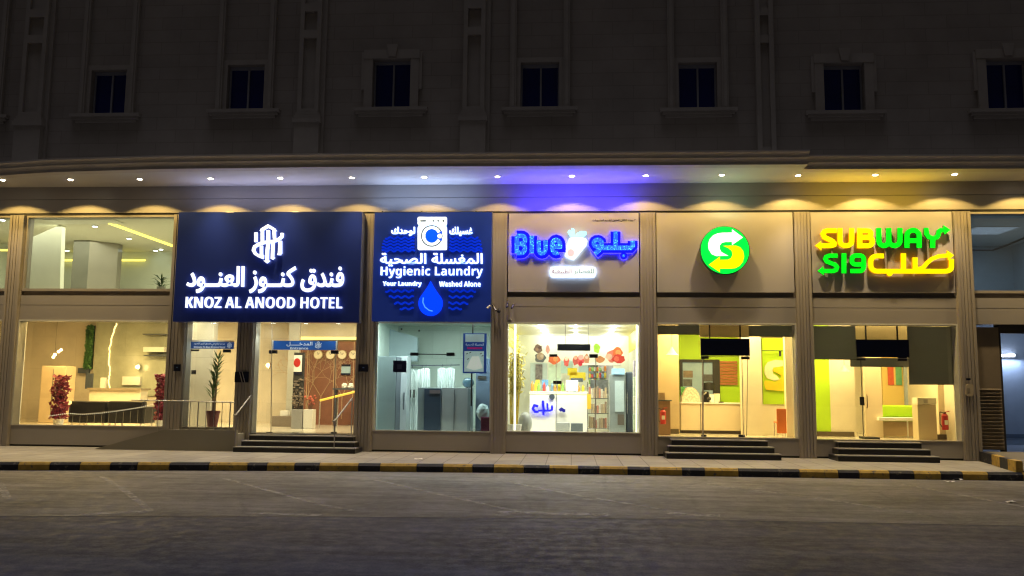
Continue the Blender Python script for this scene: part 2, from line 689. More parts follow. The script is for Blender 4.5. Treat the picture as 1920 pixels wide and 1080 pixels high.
# infill bays:  (x0, x1, sill height, kind)
BAYS = [(-20.15, -16.25, .57, 'window'), (-15.82, -11.35, .57, 'window'), (-10.85, -9.33, .57, 'narrow'), (-8.87, -5.94, .43, 'door'),
        (-5.46, -2.19, .55, 'window'), (-1.78, 1.87, .575, 'window'), (2.30, 6.03, .49, 'door'), (6.45, 10.23, .475, 'door'), (10.67, 14.6, 0, 'garage')]
RC = .30
for bi, (a, b, sill, kind) in enumerate(BAYS):
    glassup = bi in (0, 1, 8)
    # plinth
    if kind != 'garage':
        y0 = .02
        mb = MB().box(a, b, y0, .40, .05, sill)
        mb.build('plinth', M_CLAD, BLD)
        MB().box(a, b, .05, .38, 0, .05).build('plinth_gap', M_DARK, BLD)
        MB().box(a, b, y0 - .012, RC + .05, sill + .001, sill + .022).build('threshold', M_TRIM, BLD)
    if bi in (2, 3):
        MB().box(a, b, .05, .40, ZO + .04, ZT).build('panel', M_CLAD, BLD)
    else:
        # band between the two rows of openings, its joint and the shadow ledge
        mb = MB()
        mb.box(a, b, .015, .40, ZO, ZJ - .007)
        mb.box(a, b, .012, .40, ZJ + .007, ZP0 - .13)
        mb.box(a, b, .04, .40, ZJ - .007, ZJ + .007)
        mb.build('panel', M_CLAD, BLD)
        MB().box(a, b, .10, .40, ZP0 - .13, ZP0 - .0).build('panel_recess', mat('shaded_cladding', (.25, .21, .17), .5), BLD)  # darker cladding tone paints the shade inside the recess
        if not glassup:
            m2 = MB().box(a + .025, b - .025, -.03, .40, ZP0, ZT - .04)
            m2.build('sign_panel', mat('sign_panel_cladding', (.47, .44, .42), .42, .04, .7), BLD)
    # opening frame and glass
    if kind != 'garage':
        wn = MB()
        t = .035
        wn.box(a, a + t, .0, RC + .06, sill + .022, ZO - t)
        wn.box(b - t, b, .0, RC + .06, sill + .022, ZO - t)
        wn.box(a, b, .0, RC + .06, ZO - t, ZO)
        wi = wn.build('shop_window', mat('window_lining', (.62, .62, .56), .5), BLD)
        g = MB().box(a + t, b - t, RC, RC + .012, sill + .022, ZO - t)
        g.build('glass', M_GLASS, wi)
    if glassup:
        t = .05
        wn = MB()
        zb = 4.47
        wn.box(a, b, .02, .3, zb - .07, zb)
        wn.box(a, b, .02, .3, ZT - .09, ZT - .04)
        wn.box(a, a + t, .02, .3, zb, ZT - .09)
        wn.box(b - t, b, .02, .3, zb, ZT - .09)
        wi = wn.build('mezzanine_window', M_CLADP, BLD)
        g = MB()
        g.box(a + t, b - t, .12, .132, zb, ZT - .09)
        g.build('glass', M_GLASS if bi < 2 else glass('grey_glass', (.75, .8, .85), .9, .02), wi)

# upper wall with window holes
UW = [(-14.14, -13.07, 9.60, 10.96, 'band'), (-10.02, -8.92, 9.68, 11.05, 'band'), (-5.72, -4.62, 9.68, 11.14, 'eared'), (-1.46, -.36, 9.63, 10.98, 'band'),
      (2.98, 4.05, 9.55, 10.90, 'band'), (6.95, 8.05, 9.42, 10.80, 'eared'), (11.30, 12.42, 9.42, 10.86, 'eared'), (-18.2, -17.1, 9.60, 10.96, 'band')]
UW.sort()
mb = MB()
xs = [-21.2]
zt = 15.5
for (a, b, z0, z1, k) in UW:
    mb.box(xs[-1], a, 0, .4, ZSOF, zt)
    mb.box(a, b, 0, .4, ZSOF, z0)
    mb.box(a, b, 0, .4, z1, zt)
    xs.append(b)
mb.box(xs[-1], 15.4, 0, .4, ZSOF, zt)
mb.build('upper_wall', M_STONE, BLD)
MB().box(-21.2, 15.4, .5, 12, 7.1, zt - .01).build('core', mat('core_concrete', (.2, .2, .2), .9), BLD)
for (a, b, z0, z1, k) in UW:
    f = MB()
    t = .045
    yg = .20
    f.box(a + .002, a + t, yg - .03, yg + .04, z0, z1)
    f.box(b - t, b - .002, yg - .03, yg + .04, z0, z1)
    f.box(a + t, b - t, yg - .03, yg + .04, z1 - t - .05, z1 - .002)
    f.box(a + t, b - t, yg - .03, yg + .04, z0 + .002, z0 + t)
    xm = (a + b) / 2 + .02
    f.box(xm - .025, xm + .025, yg - .045, yg + .04, z0 + t, z1 - t - .05)
    fr = f.build('window', M_WFR, BLD)
    MB().box(a + t, b - t, yg + .01, yg + .03, z0 + t, z1 - t - .05).build('pane', M_WGLASS, fr)
    s = MB()
    sz = z0
    s.box(a - .52, b + .52, -.17, .0, sz - .09, sz - .0)
    s.box(a - .46, b + .46, -.12, .0, sz - .16, sz - .09)
    s.box(a - .38, b + .38, -.07, .0, sz - .24, sz - .16)
    s.build('sill', M_STONE2, fr)
    q = MB()
    if k == 'band':
        for x in (a - .30, b + .12):
            q.box(x, x + .18, -.10, -.001, z0, zt - .6)
            q.box(x + .05, x + .13, -.125, -.101, z0 + .02, zt - .62)
        q.box(a - .12, a, -.03, -.001, z0, z1 + .14)
        q.box(b, b + .12, -.03, -.001, z0, z1 + .14)
        q.box(a, b, -.03, -.001, z1, z1 + .14)
    else:
        q.box(a - .24, a - .0, -.09, -.001, z0 + .001, z1)
        q.box(b, b + .24, -.09, -.001, z0 + .001, z1)
        q.box(a - .26, b + .26, -.10, -.001, z1, z1 + .26)
        q.box(a - .33, a - .24, -.07, -.001, z0 + .55, z1 + .2)
        q.box(b + .24, b + .33, -.07, -.001, z0 + .55, z1 + .2)
        q.prism_xz([(xm - .1, z1 + .05), (xm + .1, z1 + .05), (xm + .16, z1 + .40), (xm - .16, z1 + .40)], -.15, -.101)
    q.build('surround', M_STONE2, fr)

# pilasters on the upper wall
for cx, wd, full in ((-7.55, .62, 0), (-2.78, .62, 0), (5.35, .5, 1), (-15.85, .7, 0), (13.6, .6, 0)):
    q = MB()
    a, b = cx - wd / 2, cx + wd / 2
    zz = 9.35
    if not full:
        q.box(a - .05, b + .05, -.24, -.001, ZSOF + .4, zz - .12)
        q.box(a - .1, b + .1, -.28, -.001, zz - .12, zz)
        q.box(a - .07, b + .07, -.25, -.001, zz, zz + .09)
        q.box(a - .03, b + .03, -.22, -.001, zz + .09, zz + .18)
        z = zz + .18
        for h in (2.35, .8, 2.6):
            q.box(a, b, -.10, -.001, z, z + h)
            q.box(a, a + .12, -.19, -.101, z + .12, z + h - .12)
            q.box(b - .12, b, -.19, -.101, z + .12, z + h - .12)
            q.box(a, b, -.19, -.101, z, z + .12)
            q.box(a, b, -.19, -.101, z + h - .12, z + h)
            z += h
        # the wall steps back on one side of the pilaster
        q.box(b, b + .14, -.08, -.001, ZSOF + .4, zt - .5)
    else:
        q.box(a, a + .13, -.16, -.001, ZSOF + .4, zt - .5)
        q.box(b - .13, b, -.16, -.001, ZSOF + .4, zt - .5)
        q.box(a + .13, b - .13, -.05, -.001, ZSOF + .4, zt - .5)
        for z in (8.2, 11.4, 12.2):
            q.box(a + .13, b - .13, -.13, -.051, z, z + .22)
    q.build('pilaster', M_STONE2, BLD)

# canopy: soffit, moulded edge
EDGE = [(-21, -1.10), (-15.7, -1.42), (-14.0, -1.72), (-10.9, -1.96), (-6, -2.03), (-1.5, -1.97), (5.95, -1.93)]
EDGE2 = [(5.95, -1.45), (15.3, -1.25)]


def extrude_profile(mb, line, prof):
    for (xa, ya), (xb, yb) in zip(line, line[1:]):
        n = len(prof)
        vs = [(xa, ya + d, z) for d, z in prof] + [(xb, yb + d, z) for d, z in prof]
        mb.add(vs, [(i, (i + 1) % n, (i + 1) % n + n, i + n) for i in range(n)])
    for (x, y), rev in ((line[0], 0), (line[-1], 1)):
        n = len(prof)
        ids = tuple(range(n))
        mb.add([(x, y + d, z) for d, z in prof], [ids if rev else ids[::-1]])


z = ZSOF
PROF = [(.0, z + .0), (0, z + .08), (-.03, z + .13), (-.09, z + .165), (-.09, z + .20), (-.11, z + .25), (-.17, z + .29), (-.17, z + .33), (.3, z + .36), (.3, z)]
mb = MB()
extrude_profile(mb, EDGE, PROF)
extrude_profile(mb, EDGE2, [(d, zz + (0 if d > .25 else 0)) for d, zz in PROF])
CAN = mb.build('canopy', M_CORN, BLD)
mb = MB()
pts = [(-21, -.001)] + [(x, y + .3) for x, y in EDGE] + [(x, y + .3) for x, y in EDGE2] + [(15.3, -.001)]
mb.prism_xy(pts, z + .001, z + .35)
mb.build('canopy_soffit', M_SOFF, BLD)

# ------------------------------------------------------------------ ground
mb = MB().quad((-120, -90, -.18), (120, -90, -.18), (120, 12, -.18), (-120, 12, -.18))
mb.build('road', M_ROAD, kind='structure')
KERB = [(-30, -6.6), (-17, -5.55), (-12.5, -4.85), (-9, -4.27), (-5.3, -3.78), (-1.4, -3.5), (2.5, -3.5), (5.8, -3.46), (8.6, -3.38), (12, -3.3), (30, -3.2)]


def kerb_y(x):
    for (a, ya), (b, yb) in zip(KERB, KERB[1:]):
        if a <= x <= b: return ya + (yb - ya) * (x - a) / (b - a)
    return KERB[-1][1]


pk = [(-60, -11.7), (-8.1, -11.2), (-3.4, -10.6), (1.7, -10.15), (6.5, -10.1), (60, -10.1)]
mb = MB()
xs = [-60, -30, -17, -12.5, -8.1, -3.4, 1.7, 6.5, 12, 30, 60]


def pk_y(x):
    for (a, ya), (b, yb) in zip(pk, pk[1:]):
        if a <= x <= b: return ya + (yb - ya) * (x - a) / (b - a)
    return pk[-1][1]


for a, b in zip(xs, xs[1:]):
    mb.quad((a, pk_y(a), -.176), (b, pk_y(b), -.176), (b, 1, -.176), (a, 1, -.176))
mb.build('parking_lane', M_ASPH, kind='structure')
mb = MB()
mb.prism_xy([(x, y + .15) for x, y in KERB] + [(30, 13), (-30, 13)], -.30, -.002)
M_SLAB = mat('pavement_slabs', (.36, .345, .31), .7, .16, 1.3, .15)
_n = M_SLAB.node_tree
_b = _n.nodes['Principled BSDF']
_s = _b.inputs['Base Color'].links[0].from_socket
_t = _n.nodes.new('ShaderNodeTexCoord')
_k = _n.nodes.new('ShaderNodeTexBrick')
_k.offset = 0
for _a, _v in (('Scale', 1), ('Brick Width', .6), ('Row Height', .6), ('Mortar Size', .012)): _k.inputs[_a].default_value = _v
_k.inputs['Color1'].default_value = (1, 1, 1, 1)
_k.inputs['Color2'].default_value = (.84, .84, .84, 1)
_k.inputs['Mortar'].default_value = (.5, .5, .5, 1)
_m = _n.nodes.new('ShaderNodeVectorMath')
_m.operation = 'MULTIPLY'
_n.links.new(_t.outputs['Object'], _k.inputs[0])
_n.links.new(_s, _m.inputs[0])
_n.links.new(_k.outputs[0], _m.inputs[1])
_n.links.new(_m.outputs[0], _b.inputs['Base Color'])
mb.build('pavement', M_SLAB, kind='structure')

# kerb stones
kp = [-60, 80, 131, 181, 231, 277, 331, 400, 468, 514, 562, 606, 676, 716, 783, 832, 886, 926, 982, 1030, 1084, 1124, 1177, 1219, 1279, 1322, 1385,
      1500, 1573, 1613, 1670, 1717, 1768, 1810, 1858, 1925, 1985]
kx = []
for p in kp:
    x, z_ = at(p, 880, -3.9 if p < 500 else -3.5)
    kx.append(x)
ks = thing('kerb', None, None, (0, -3.5, -.18), kind='structure')
kx = [-26, -22, -19.5, -18] + [x for x in kx if x > -17.5] + [16, 18, 20]
for i, (a, b) in enumerate(zip(kx, kx[1:])):
    ya, yb = kerb_y(a), kerb_y(b)
    mb = MB()
    prof = [(0, -.18), (0.0, -.05), (.05, .0), (.15, .004), (.15, -.18)]
    g = .006
    n = len(prof)
    vs = [(a + g, ya + d, zz) for d, zz in prof] + [(b - g, yb + d, zz) for d, zz in prof]
    mb.add(vs, [(j, (j + 1) % n, (j + 1) % n + n, j + n) for j in range(n)] + [tuple(range(n - 1, -1, -1)), tuple(range(n, 2 * n))])
    idx = i
    mb.build('kerb_stone', M_BLK if i % 2 == 0 else M_YEL, ks)

# ================================================================== lamps under the canopy
PLACES = ['over the far left window', 'above the first pillar left of the lobby', 'above the middle of the lobby windows', 'above the right half of the lobby windows',
          'above the left end of the hotel sign', 'above the middle of the hotel sign', 'above the right end of the hotel sign', 'above the washing machine emblem',
          'above the pillar between laundry and juice shop', 'above the cup emblem', 'above the pillar right of the juice shop', 'above the round arrow sign',
          'above the pillar left of the coloured lettering', 'above the yellow and green lettering', 'above the pillar left of the garage', 'above the garage bay', 'beyond the garage bay']
LX = [-17.95, -15.99, -14.0, -12.0, -9.97, -8.0, -6.0, -4.0, -2.0, 0, 1.97, 3.97, 5.98, 7.97, 9.99, 12.05, 14.1]
M_LAMP = glow('lamp_disc', (1, .86, .62), 40)
for i, X in enumerate(LX):
    Y = -.92 if X < 5.5 else -.82
    t = thing('downlight', 'round recessed downlight in the canopy soffit ' + PLACES[i], 'downlight', (X, Y, ZSOF), 'downlights along the canopy soffit')
    MB().lathe(X, Y, [(.078, ZSOF - .012), (.092, ZSOF - .004), (.092, ZSOF)], 18).build('trim', M_WHITE, t)
    MB().lathe(X, Y, [(.062, ZSOF - .018), (.062, ZSOF - .013)], 16).build('lamp', M_LAMP, t)
    k = .62 + .38 * min(1, abs(X + 3) / 9)
    for nm, en, sz, bl, c in (('wide_beam', 300 * k * random.uniform(.86, 1.12), 125 if X < 1 else 129.5, .12, (1, .66, .18)), ('narrow_beam', 300, 78, 1, (1, .86, .70))):
        l = bpy.data.lights.new(nm, 'SPOT')
        l.energy = en
        l.spot_size = radians(sz)
        l.spot_blend = bl
        l.color = c
        l.shadow_soft_size = .09
        o = bpy.data.objects.new(nm, l)
        COL.objects.link(o)
        o.parent = t
        o.location = (0, 0, -.03)


def area(name, parent, x, y, z, sx, sy, en, c, rot=(0, 0, 0)):
    l = bpy.data.lights.new(name, 'AREA')
    l.shape = 'RECTANGLE'
    l.size, l.size_y = sx, sy
    l.energy = en
    l.color = c
    o = bpy.data.objects.new(name, l)
    COL.objects.link(o)
    o.parent = parent
    o.location = Vector((x, y, z)) - wloc(parent)
    o.rotation_euler = rot
    return o


def point(name, parent, x, y, z, en, c, r=.05):
    l = bpy.data.lights.new(name, 'POINT')
    l.energy = en
    l.color = c
    l.shadow_soft_size = r
    o = bpy.data.objects.new(name, l)
    COL.objects.link(o)
    o.parent = parent
    o.location = Vector((x, y, z)) - wloc(parent)
    return o


# ================================================================== rooms
def room(x0, x1, y1, z0, z1, mw, mf, mc, lw=None, rw=None, bw=None, y0=.40, t=.05):
    MB().box(x0 - t, x1 + t, y0, y1 + t, z0 - .08, z0).build('room_floor', mf, BLD)
    MB().box(x0 - t, x1 + t, y0, y1 + t, z1, z1 + .08).build('room_ceiling', mc, BLD)
    MB().box(x0 - t, x0, y0, y1, z0, z1).build('room_wall', lw or mw, BLD)
    MB().box(x1, x1 + t, y0, y1, z0, z1).build('room_wall', rw or mw, BLD)
    MB().box(x0 - t, x1 + t, y1, y1 + t, z0, z1).build('room_wall', bw or mw, BLD)


M_MARB = mat('cream_marble', (.62, .56, .46), .22, .10, 1.2, 0, brick=(2.4, 1.15, .006), spec=.5)
M_MARBG = mat('grey_marble', (.47, .46, .40), .22, .14, .9, 0, brick=(1.3, 1.3, .008), spec=.5)
M_FLOOR = mat('polished_floor', (.62, .57, .46), .15, .05, 1)
M_CEIL = mat('plaster_ceiling', (.72, .71, .66), .8, .02)
M_TILE = mat('pale_green_tiles', (.60, .70, .64), .3, .03, 2, brick=(.9, .9, .006))
M_CREAM = mat('cream_wall_paint', (.72, .66, .52), .6, .04)
M_LIME = mat('lime_wall_paint', (.42, .68, .02), .55, .04)
M_BLACKU = mat('black_leather', (.014, .013, .012), .4, .2, 8)
M_GREYC = mat('grey_locker_paint', (.26, .33, .36), .35, .05)
M_DGREY = mat('dark_grey_metal', (.06, .075, .10), .35, .1)
M_LGREY = mat('light_grey_laminate', (.42, .47, .50), .4, .05)
M_RED = mat('red_enamel', (.45, .025, .02), .35, .1)
M_GREEN = mat('green_leaves', (.05, .14, .03), .6, .4, 9)
M_REDL = mat('crimson_leaves', (.22, .014, .035), .6, .5, 9)
M_BLIND = mat('grey_roller_blind', (.46, .45, .43), .8, .04)
_n = M_BLIND.node_tree
_t = _n.nodes.new('ShaderNodeBsdfTranslucent')
_t.inputs[0].default_value = (.20, .21, .23, 1)
_m = _n.nodes.new('ShaderNodeMixShader')
_m.inputs[0].default_value = .55
_n.links.new(_n.nodes['Principled BSDF'].outputs[0], _m.inputs[1])
_n.links.new(_t.outputs[0], _m.inputs[2])
_n.links.new(_m.outputs[0], _n.nodes['Material Output'].inputs[0])

# lobby (two bays and the entrance share it), upstairs lounge
room(-20.4, -5.72, 6.6, FL, 4.05, M_MARB, M_FLOOR, M_CEIL, bw=M_MARB)
room(-20.4, -11.1, 7.5, 4.40, 6.75, mat('lounge_wall', (.60, .64, .55), .6, .03), M_FLOOR, mat('lounge_ceiling', (.66, .64, .52), .6, .02))
room(-5.66, -2.02, 4.2, FL, 3.75, M_TILE, M_FLOOR, M_TILE)
room(-1.92, 2.05, 7.4, FL, 3.66, mat('shop_white_wall', (.80, .82, .74), .5, .03), M_FLOOR, mat('shop_white_ceiling', (.82, .82, .76), .5, .02))
room(2.14, 10.42, 5.2, FL, 3.85, M_CREAM, M_FLOOR, M_CEIL)
room(10.50, 15.0, 9.5, .19, 3.95, mat('garage_wall', (.38, .45, .52), .6, .05), mat('garage_floor', (.30, .33, .37), .4, .1), M_CEIL)
room(10.50, 15.0, 6.5, 4.40, 6.75, mat('store_wall', (.36, .42, .46), .7, .05), M_FLOOR, mat('store_ceiling', (.42, .47, .50), .7, .03))

room_light = lambda nm, lab, x, y, z, sx, sy, en, c, es: None


def ceiling_panel(x, y, z, sx, sy, en, c, es, label, group=None):
    t = thing('ceiling_light', label, 'ceiling light', (x, y, z), group)
    MB().box(x - sx / 2 - .03, x + sx / 2 + .03, y - sy / 2 - .03, y + sy / 2 + .03, z - .02, z - .001).build('housing', M_WHITE, t)
    MB().box(x - sx / 2, x + sx / 2, y - sy / 2, y + sy / 2, z - .03, z - .021).build('diffuser', glow('panel_%s' % (label[:10].replace(' ', '_')), c, es), t)
    area('lamp_light', t, x, y, z - .04, sx, sy, en, c)


WARM, NEUT, COOLG, WSUB = (1, .70, .34), (1, .88, .62), (.80, 1, .93), (1, .70, .34)
ceiling_panel(-15.2, 2.6, 4.05, 3, 3, 440, (1, .64, .20), 1.5, 'large warm ceiling light of the lobby lounge')
ceiling_panel(-10.2, 1.3, 4.05, 1.2, 1.2, 80, NEUT, 1.5, 'ceiling light over the narrow glazed lobby bay')
ceiling_panel(-12.4, 2.6, 4.05, 1.6, 3, 190, (1, .88, .52), 1.5, 'neutral ceiling light over the lobby desk side')
ceiling_panel(-7.3, 2.2, 4.05, 2, 2.6, 190, (1, .84, .50), 1.5, 'ceiling light behind the hotel entrance doors')
ceiling_panel(-3.8, .62, 3.735, 2.4, .25, 200, (.86, 1, .94), 3, 'bright cool ceiling light inside the laundry')  # hidden above the glass, added to light the fronts inside
ceiling_panel(.05, .60, 3.66, 3.2, .22, 140, (1, .98, .80), 4, 'ceiling light just inside the juice shop window')  # fill lamp added above the window head, kept from view
ceiling_panel(.05, 1.15, 3.66, 3.0, .3, 135, (1, .98, .80), 1.5, 'second ceiling light behind the juice shop window head')  # another unseen lamp added to brighten the shop
ceiling_panel(4.2, 1.9, 3.85, 3, 1.6, 330, (1, .74, .30), 2, 'warm ceiling light over the sandwich counter')
ceiling_panel(8.4, 1.6, 3.85, 3, 1.6, 330, (1, .74, .30), 2, 'warm ceiling light over the lime bench')
ceiling_panel(12.8, 3.5, 6.75, 1.2, 1.2, 55, (.75, .88, 1), .2, 'dim cool ceiling light in the room above the garage')

# ------------------------------------------------------------------ upstairs lounge
YC = gnd(135, 451, 6.74)[1]
t = thing('marble_column', 'square grey marble column in the upstairs lounge', 'column', (*[at(170, 535, YC)[0]], YC, 4.4))
xa, _ = at(135, 500, YC); xb, _ = at(199, 500, YC)
M_COLG = mat('shaded_column_marble', (.15, .15, .125), .25, .14, 1.2)
MB().box(xa, xb - .65, YC, YC + 1.0, 4.4, 6.74).build('shaft', M_COLG, t)
mb = MB().prism_xy([(xb - .649, YC), (xb, YC + .7), (xb, YC + 1), (xb - .649, YC + 1)], 4.4, 6.74)
mb.build('side_face', mat('lit_marble_side', (.24, .225, .19), .2, .1, 1), t)  # paler copy of the column marble paints the lit side face
YEL = glow('yellow_led', (1, .80, .12), 2.6)
ZL = 6.73


def ceil_pt(px, py, z):
    x, y = gnd(px, py, z)
    return x, y


a = ceil_pt(205, 418, ZL); b = ceil_pt(330, 463, ZL)
tag(MB().tube((a[0], a[1], ZL), (b[0], b[1], ZL), .05, n=6).build('led_strip', YEL), 'slanting yellow light strip in the upstairs lounge ceiling', 'light strip')
a = at(105, 488, 7.35); b = at(272, 488, 7.35)
tag(MB().tube((a[0], 7.35, a[1]), (b[0], 7.35, b[1]), .035, n=6).build('led_strip', YEL), 'level yellow light strip along the back of the upstairs lounge', 'light strip')
tag(MB().tube((at(0, 483, 5)[0], 5, 6.4), (at(20, 484, 5)[0], 5, 6.4), .035, n=6).build('led_strip', YEL), 'short yellow light strip seen in the far left upstairs window', 'light strip')
for (px, py), lab in (((178, 424), 'topmost of the small lounge ceiling spots'), ((242, 447), 'lounge ceiling spot below the middle of the slanting strip'), ((302, 467), 'lounge ceiling spot near the end of the slanting strip'),
                      ((124, 498), 'lounge ceiling spot left of the marble column'), ((206, 498), 'lounge ceiling spot right of the marble column'), ((290, 498), 'lounge ceiling spot above the small palm'),
                      ((5, 412), 'lounge ceiling spot in the far left upstairs window')):
    x, y = ceil_pt(px, py, ZL)
    if y > 7.1: y = 7.1; x = at(px, py, y)[0]
    t = thing('ceiling_spot', lab, 'ceiling spot', (x, y, ZL), 'ceiling spots of the upstairs lounge')
    MB().lathe(x, y, [(.09, ZL - .015), (.1, ZL + .01)], 14).build('ring', M_WHITE, t)
    MB().lathe(x, y, [(.06, ZL - .03), (.07, ZL - .016)], 14).build('lamp', glow('white_spot', (.85, 1, .95), 14), t)
t = thing('ceiling_light', 'broad fill light with an unlit panel in the upstairs lounge', 'ceiling light', (-15, 3, 6.74))
MB().box(-16.1, -13.9, 1.2, 1.9, 6.715, 6.74).build('diffuser', mat('unlit_diffuser', (.7, .7, .62), .5), t)
area('lamp_light', t, -15.3, 3.2, 6.70, 7, 4, 300, (1, .97, .68))  # wide area fill lights the lounge; the diffuser itself stays unlit


def leaf_fan(mb, base, n, ln, wd, up=.7, lean=1.0, droop=.3):
    for i in range(n):
        a = 2 * PI * i / n + random.uniform(-.4, .4)
        L_ = ln * random.uniform(.7, 1.1)
        e = up * random.uniform(.4, 1.2)
        d = Vector((cos(a) * lean, sin(a) * lean, e)).normalized()
        side = Vector((-sin(a), cos(a), 0)) * wd / 2
        p0 = Vector(base)
        p1 = p0 + d * L_ * .5
        p2 = p0 + d * L_ - Vector((0, 0, droop * L_ * random.uniform(.3, 1)))
        mb.add([p0 - side * .3, p0 + side * .3, p1 + side, p1 - side, p2], [(0, 1, 2, 3), (3, 2, 4)])


x, zz = at(302, 540, .8)
t = thing('potted_palm', 'small green palm behind the upstairs lounge window', 'plant', (x, .8, 4.4))
mb = MB()
for h in (.05, .15, .25): leaf_fan(mb, (x, .8, 4.55 + h), 14, .42, .05)
mb.build('foliage', M_GREEN, t)
MB().lathe(x, .8, [(.10, 4.4), (.13, 4.62)], 14).build('pot', M_WHITE, t)

mb = MB().prism_xz([at(44, 545, 2.2), at(44, 452, 2.2), at(116, 420, 2.2), at(112, 545, 2.2)], 2.2, 2.4)
mb.build('lounge_partition', mat('lounge_white', (.70, .72, .62), .6, .03), BLD)
# ------------------------------------------------------------------ lobby lounge
def R(px0, py0, px1, py1, Y):
    pm, qm = (py0 + py1) / 2, (px0 + px1) / 2
    return at(px0, pm, Y)[0], at(px1, pm, Y)[0], at(qm, py1, Y)[1], at(qm, py0, Y)[1]


x0, x1, z0, z1 = R(74, 686, 120, 805, 4.2)
t = thing('cabinet', 'tall white cabinet against the warm lobby wall', 'cabinet', ((x0 + x1) / 2, 4.2, FL))
MB().box(x0, x1, 4.2, 4.8, FL, z1).build('body', mat('cabinet_cream', (.58, .46, .30), .5), t, bevel=.02)
MB().box((x0 + x1) / 2 - .005, (x0 + x1) / 2 + .005, 4.185, 4.199, FL + .1, z1 - .1).build('door_gap', M_DGREY, t)
MB().box((x0 + x1) / 2 + .04, (x0 + x1) / 2 + .06, 4.16, 4.199, 1.2, 1.5).build('handle', M_STEEL, t)


def leaf_column(px0, px1, py0, Y, label, lab2):
    xa, xb, za, zb = R(px0, py0, px1, 805, Y)
    xc = (xa + xb) / 2
    r = (xb - xa) / 2 * 1.15
    t = thing('artificial_tree', label, 'tree', (xc, Y, FL), 'crimson leaf trees beside the sofas')
    mb = MB()
    for i in range(900):
        z = random.uniform(FL + .25, zb)
        k = r * (.65 + .35 * sin(z * 7) ** 2) * sqrt(random.random())
        a = random.uniform(0, 2 * PI)
        p = Vector((xc + k * cos(a), Y + k * sin(a), z))
        d = Vector((random.uniform(-1, 1), random.uniform(-1, 1), random.uniform(-.4, 1))).normalized()
        s_ = d.orthogonal().normalized()
        l = random.uniform(.04, .075)
        mb.add([p - d * l, p + s_ * l * .55, p + d * l, p - s_ * l * .55], [(0, 1, 2, 3)])
    mb.build('foliage', M_REDL, t)
    mb = MB().tube((xc, Y, FL + .1), (xc + .03, Y, zb - .1), .025, .01)
    for i in range(9):
        z = FL + .4 + i * (zb - FL - .5) / 9
        a = i * 2.4
        mb.tube((xc, Y, z), (xc + r * .7 * cos(a), Y + r * .7 * sin(a), z + .18), .01, .004, 5)
    mb.build('trunk', mat('bark', (.10, .06, .04), .8, .3, 10), t)
    MB().lathe(xc, Y, [(.12, FL), (.16, FL + .25)], 16).build('pot', M_WHITE, t)


leaf_column(97, 127, 704, 1.5, 'tall crimson leaf tree left of the black sofas', '')
leaf_column(291, 314, 702, 1.5, 'crimson leaf tree by the right edge of the lobby window', '')


def sofa(px0, px1, py0, Y, label):
    x0, x1, z0, z1 = R(px0, py0, px1, 800, Y)
    t = thing('sofa', label, 'sofa', ((x0 + x1) / 2, Y, FL), 'black lobby sofas seen from behind')
    MB().box(x0 + .02, x1 - .02, Y, Y + .22, FL + .12, z1).build('backrest', M_BLACKU, t, bevel=.05)
    MB().box(x0 + .15, x1 - .15, Y + .22, Y + .85, FL + .15, FL + .42).build('seat', M_BLACKU, t, bevel=.05)
    for a in (x0 + .0, x1 - .15):
        MB().box(a, a + .15, Y + .05, Y + .9, FL + .12, FL + .62).build('arm', M_BLACKU, t, bevel=.04)
    for a in (x0 + .08, x1 - .12):
        for b in (Y + .08, Y + .78):
            MB().tube((a, b, FL), (a, b, FL + .12), .02).build('leg', M_STEEL, t)


sofa(127, 199, 752, 1.9, 'black leather sofa beside the left crimson tree')
sofa(200, 270, 752, 1.9, 'black leather sofa nearer the lobby wall lamp')
# moss wall strip and led line
x0, x1, z0, z1 = R(160, 610, 172, 692, 6.4)
mb = MB().box(x0 + .02, x1 - .02, 6.45, 6.59, z0, z1)
mb.build('moss_panel', mat('moss_backing', (.02, .05, .02), .9)); mo = bpy.context.scene.objects['moss_panel']
tag(mo, 'narrow vertical strip of green moss on the lobby wall', 'moss panel')
mb = MB()
for i in range(700):
    p = Vector((random.uniform(x0, x1), 6.42 + random.uniform(-.05, .04), random.uniform(z0, z1)))
    d = Vector((random.uniform(-1, 1), random.uniform(-1, 0), random.uniform(-1, 1))).normalized() * .06
    s_ = d.orthogonal() * .5
    mb.add([p - d, p + s_, p + d, p - s_], [(0, 1, 2, 3)])
mb.build('foliage', M_GREEN, mo)
pts = [(219, 606), (213, 620), (208, 640), (205, 655), (204, 680), (206, 695), (204, 712), (206, 734)]
p3 = []
for (a, b), (c, d) in zip(pts, pts[1:]):
    for k in range(6):
        u = k / 6
        X, Z = at(a + (c - a) * u + random.uniform(-1, 1), b + (d - b) * u, 6.5)
        p3.append((X, 6.5, Z))
tag(MB().path(p3, .02, 5).build('led_strip', glow('amber_led', (1, .72, .25), 3.5)), 'wavy glowing line running down the marble lobby wall', 'light strip')
# grey marble upper wall field, shelves
x0, x1, z0, z1 = R(172, 600, 330, 810, 6.45)
MB().box(x0, x1 + .6, 6.52, 6.595, FL + .9, 4.04).build('marble_field', mat('veined_marble', (.40, .42, .33), .2, .16, 1.6, 0, brick=(1.4, 1.4, .006)), BLD)
for i, (a, b, c, lab) in enumerate(((270, 328, 627, 'upper thin wall shelf right of the lobby wall lamp'), (271, 310, 655, 'thick white wall shelf right of the lobby wall lamp'), (272, 312, 667, 'lower thin wall shelf right of the lobby wall lamp'))):
    x0, x1, z0, z1 = R(a, c - (4 if i == 1 else 1), b, c + (5 if i == 1 else 1), 6.3)
    tag(MB().box(x0, x1, 6.2, 6.51, z0, z1).build('shelf', M_WHITE if i == 1 else M_DGREY), lab, 'shelf', 'wall shelves in the lobby')


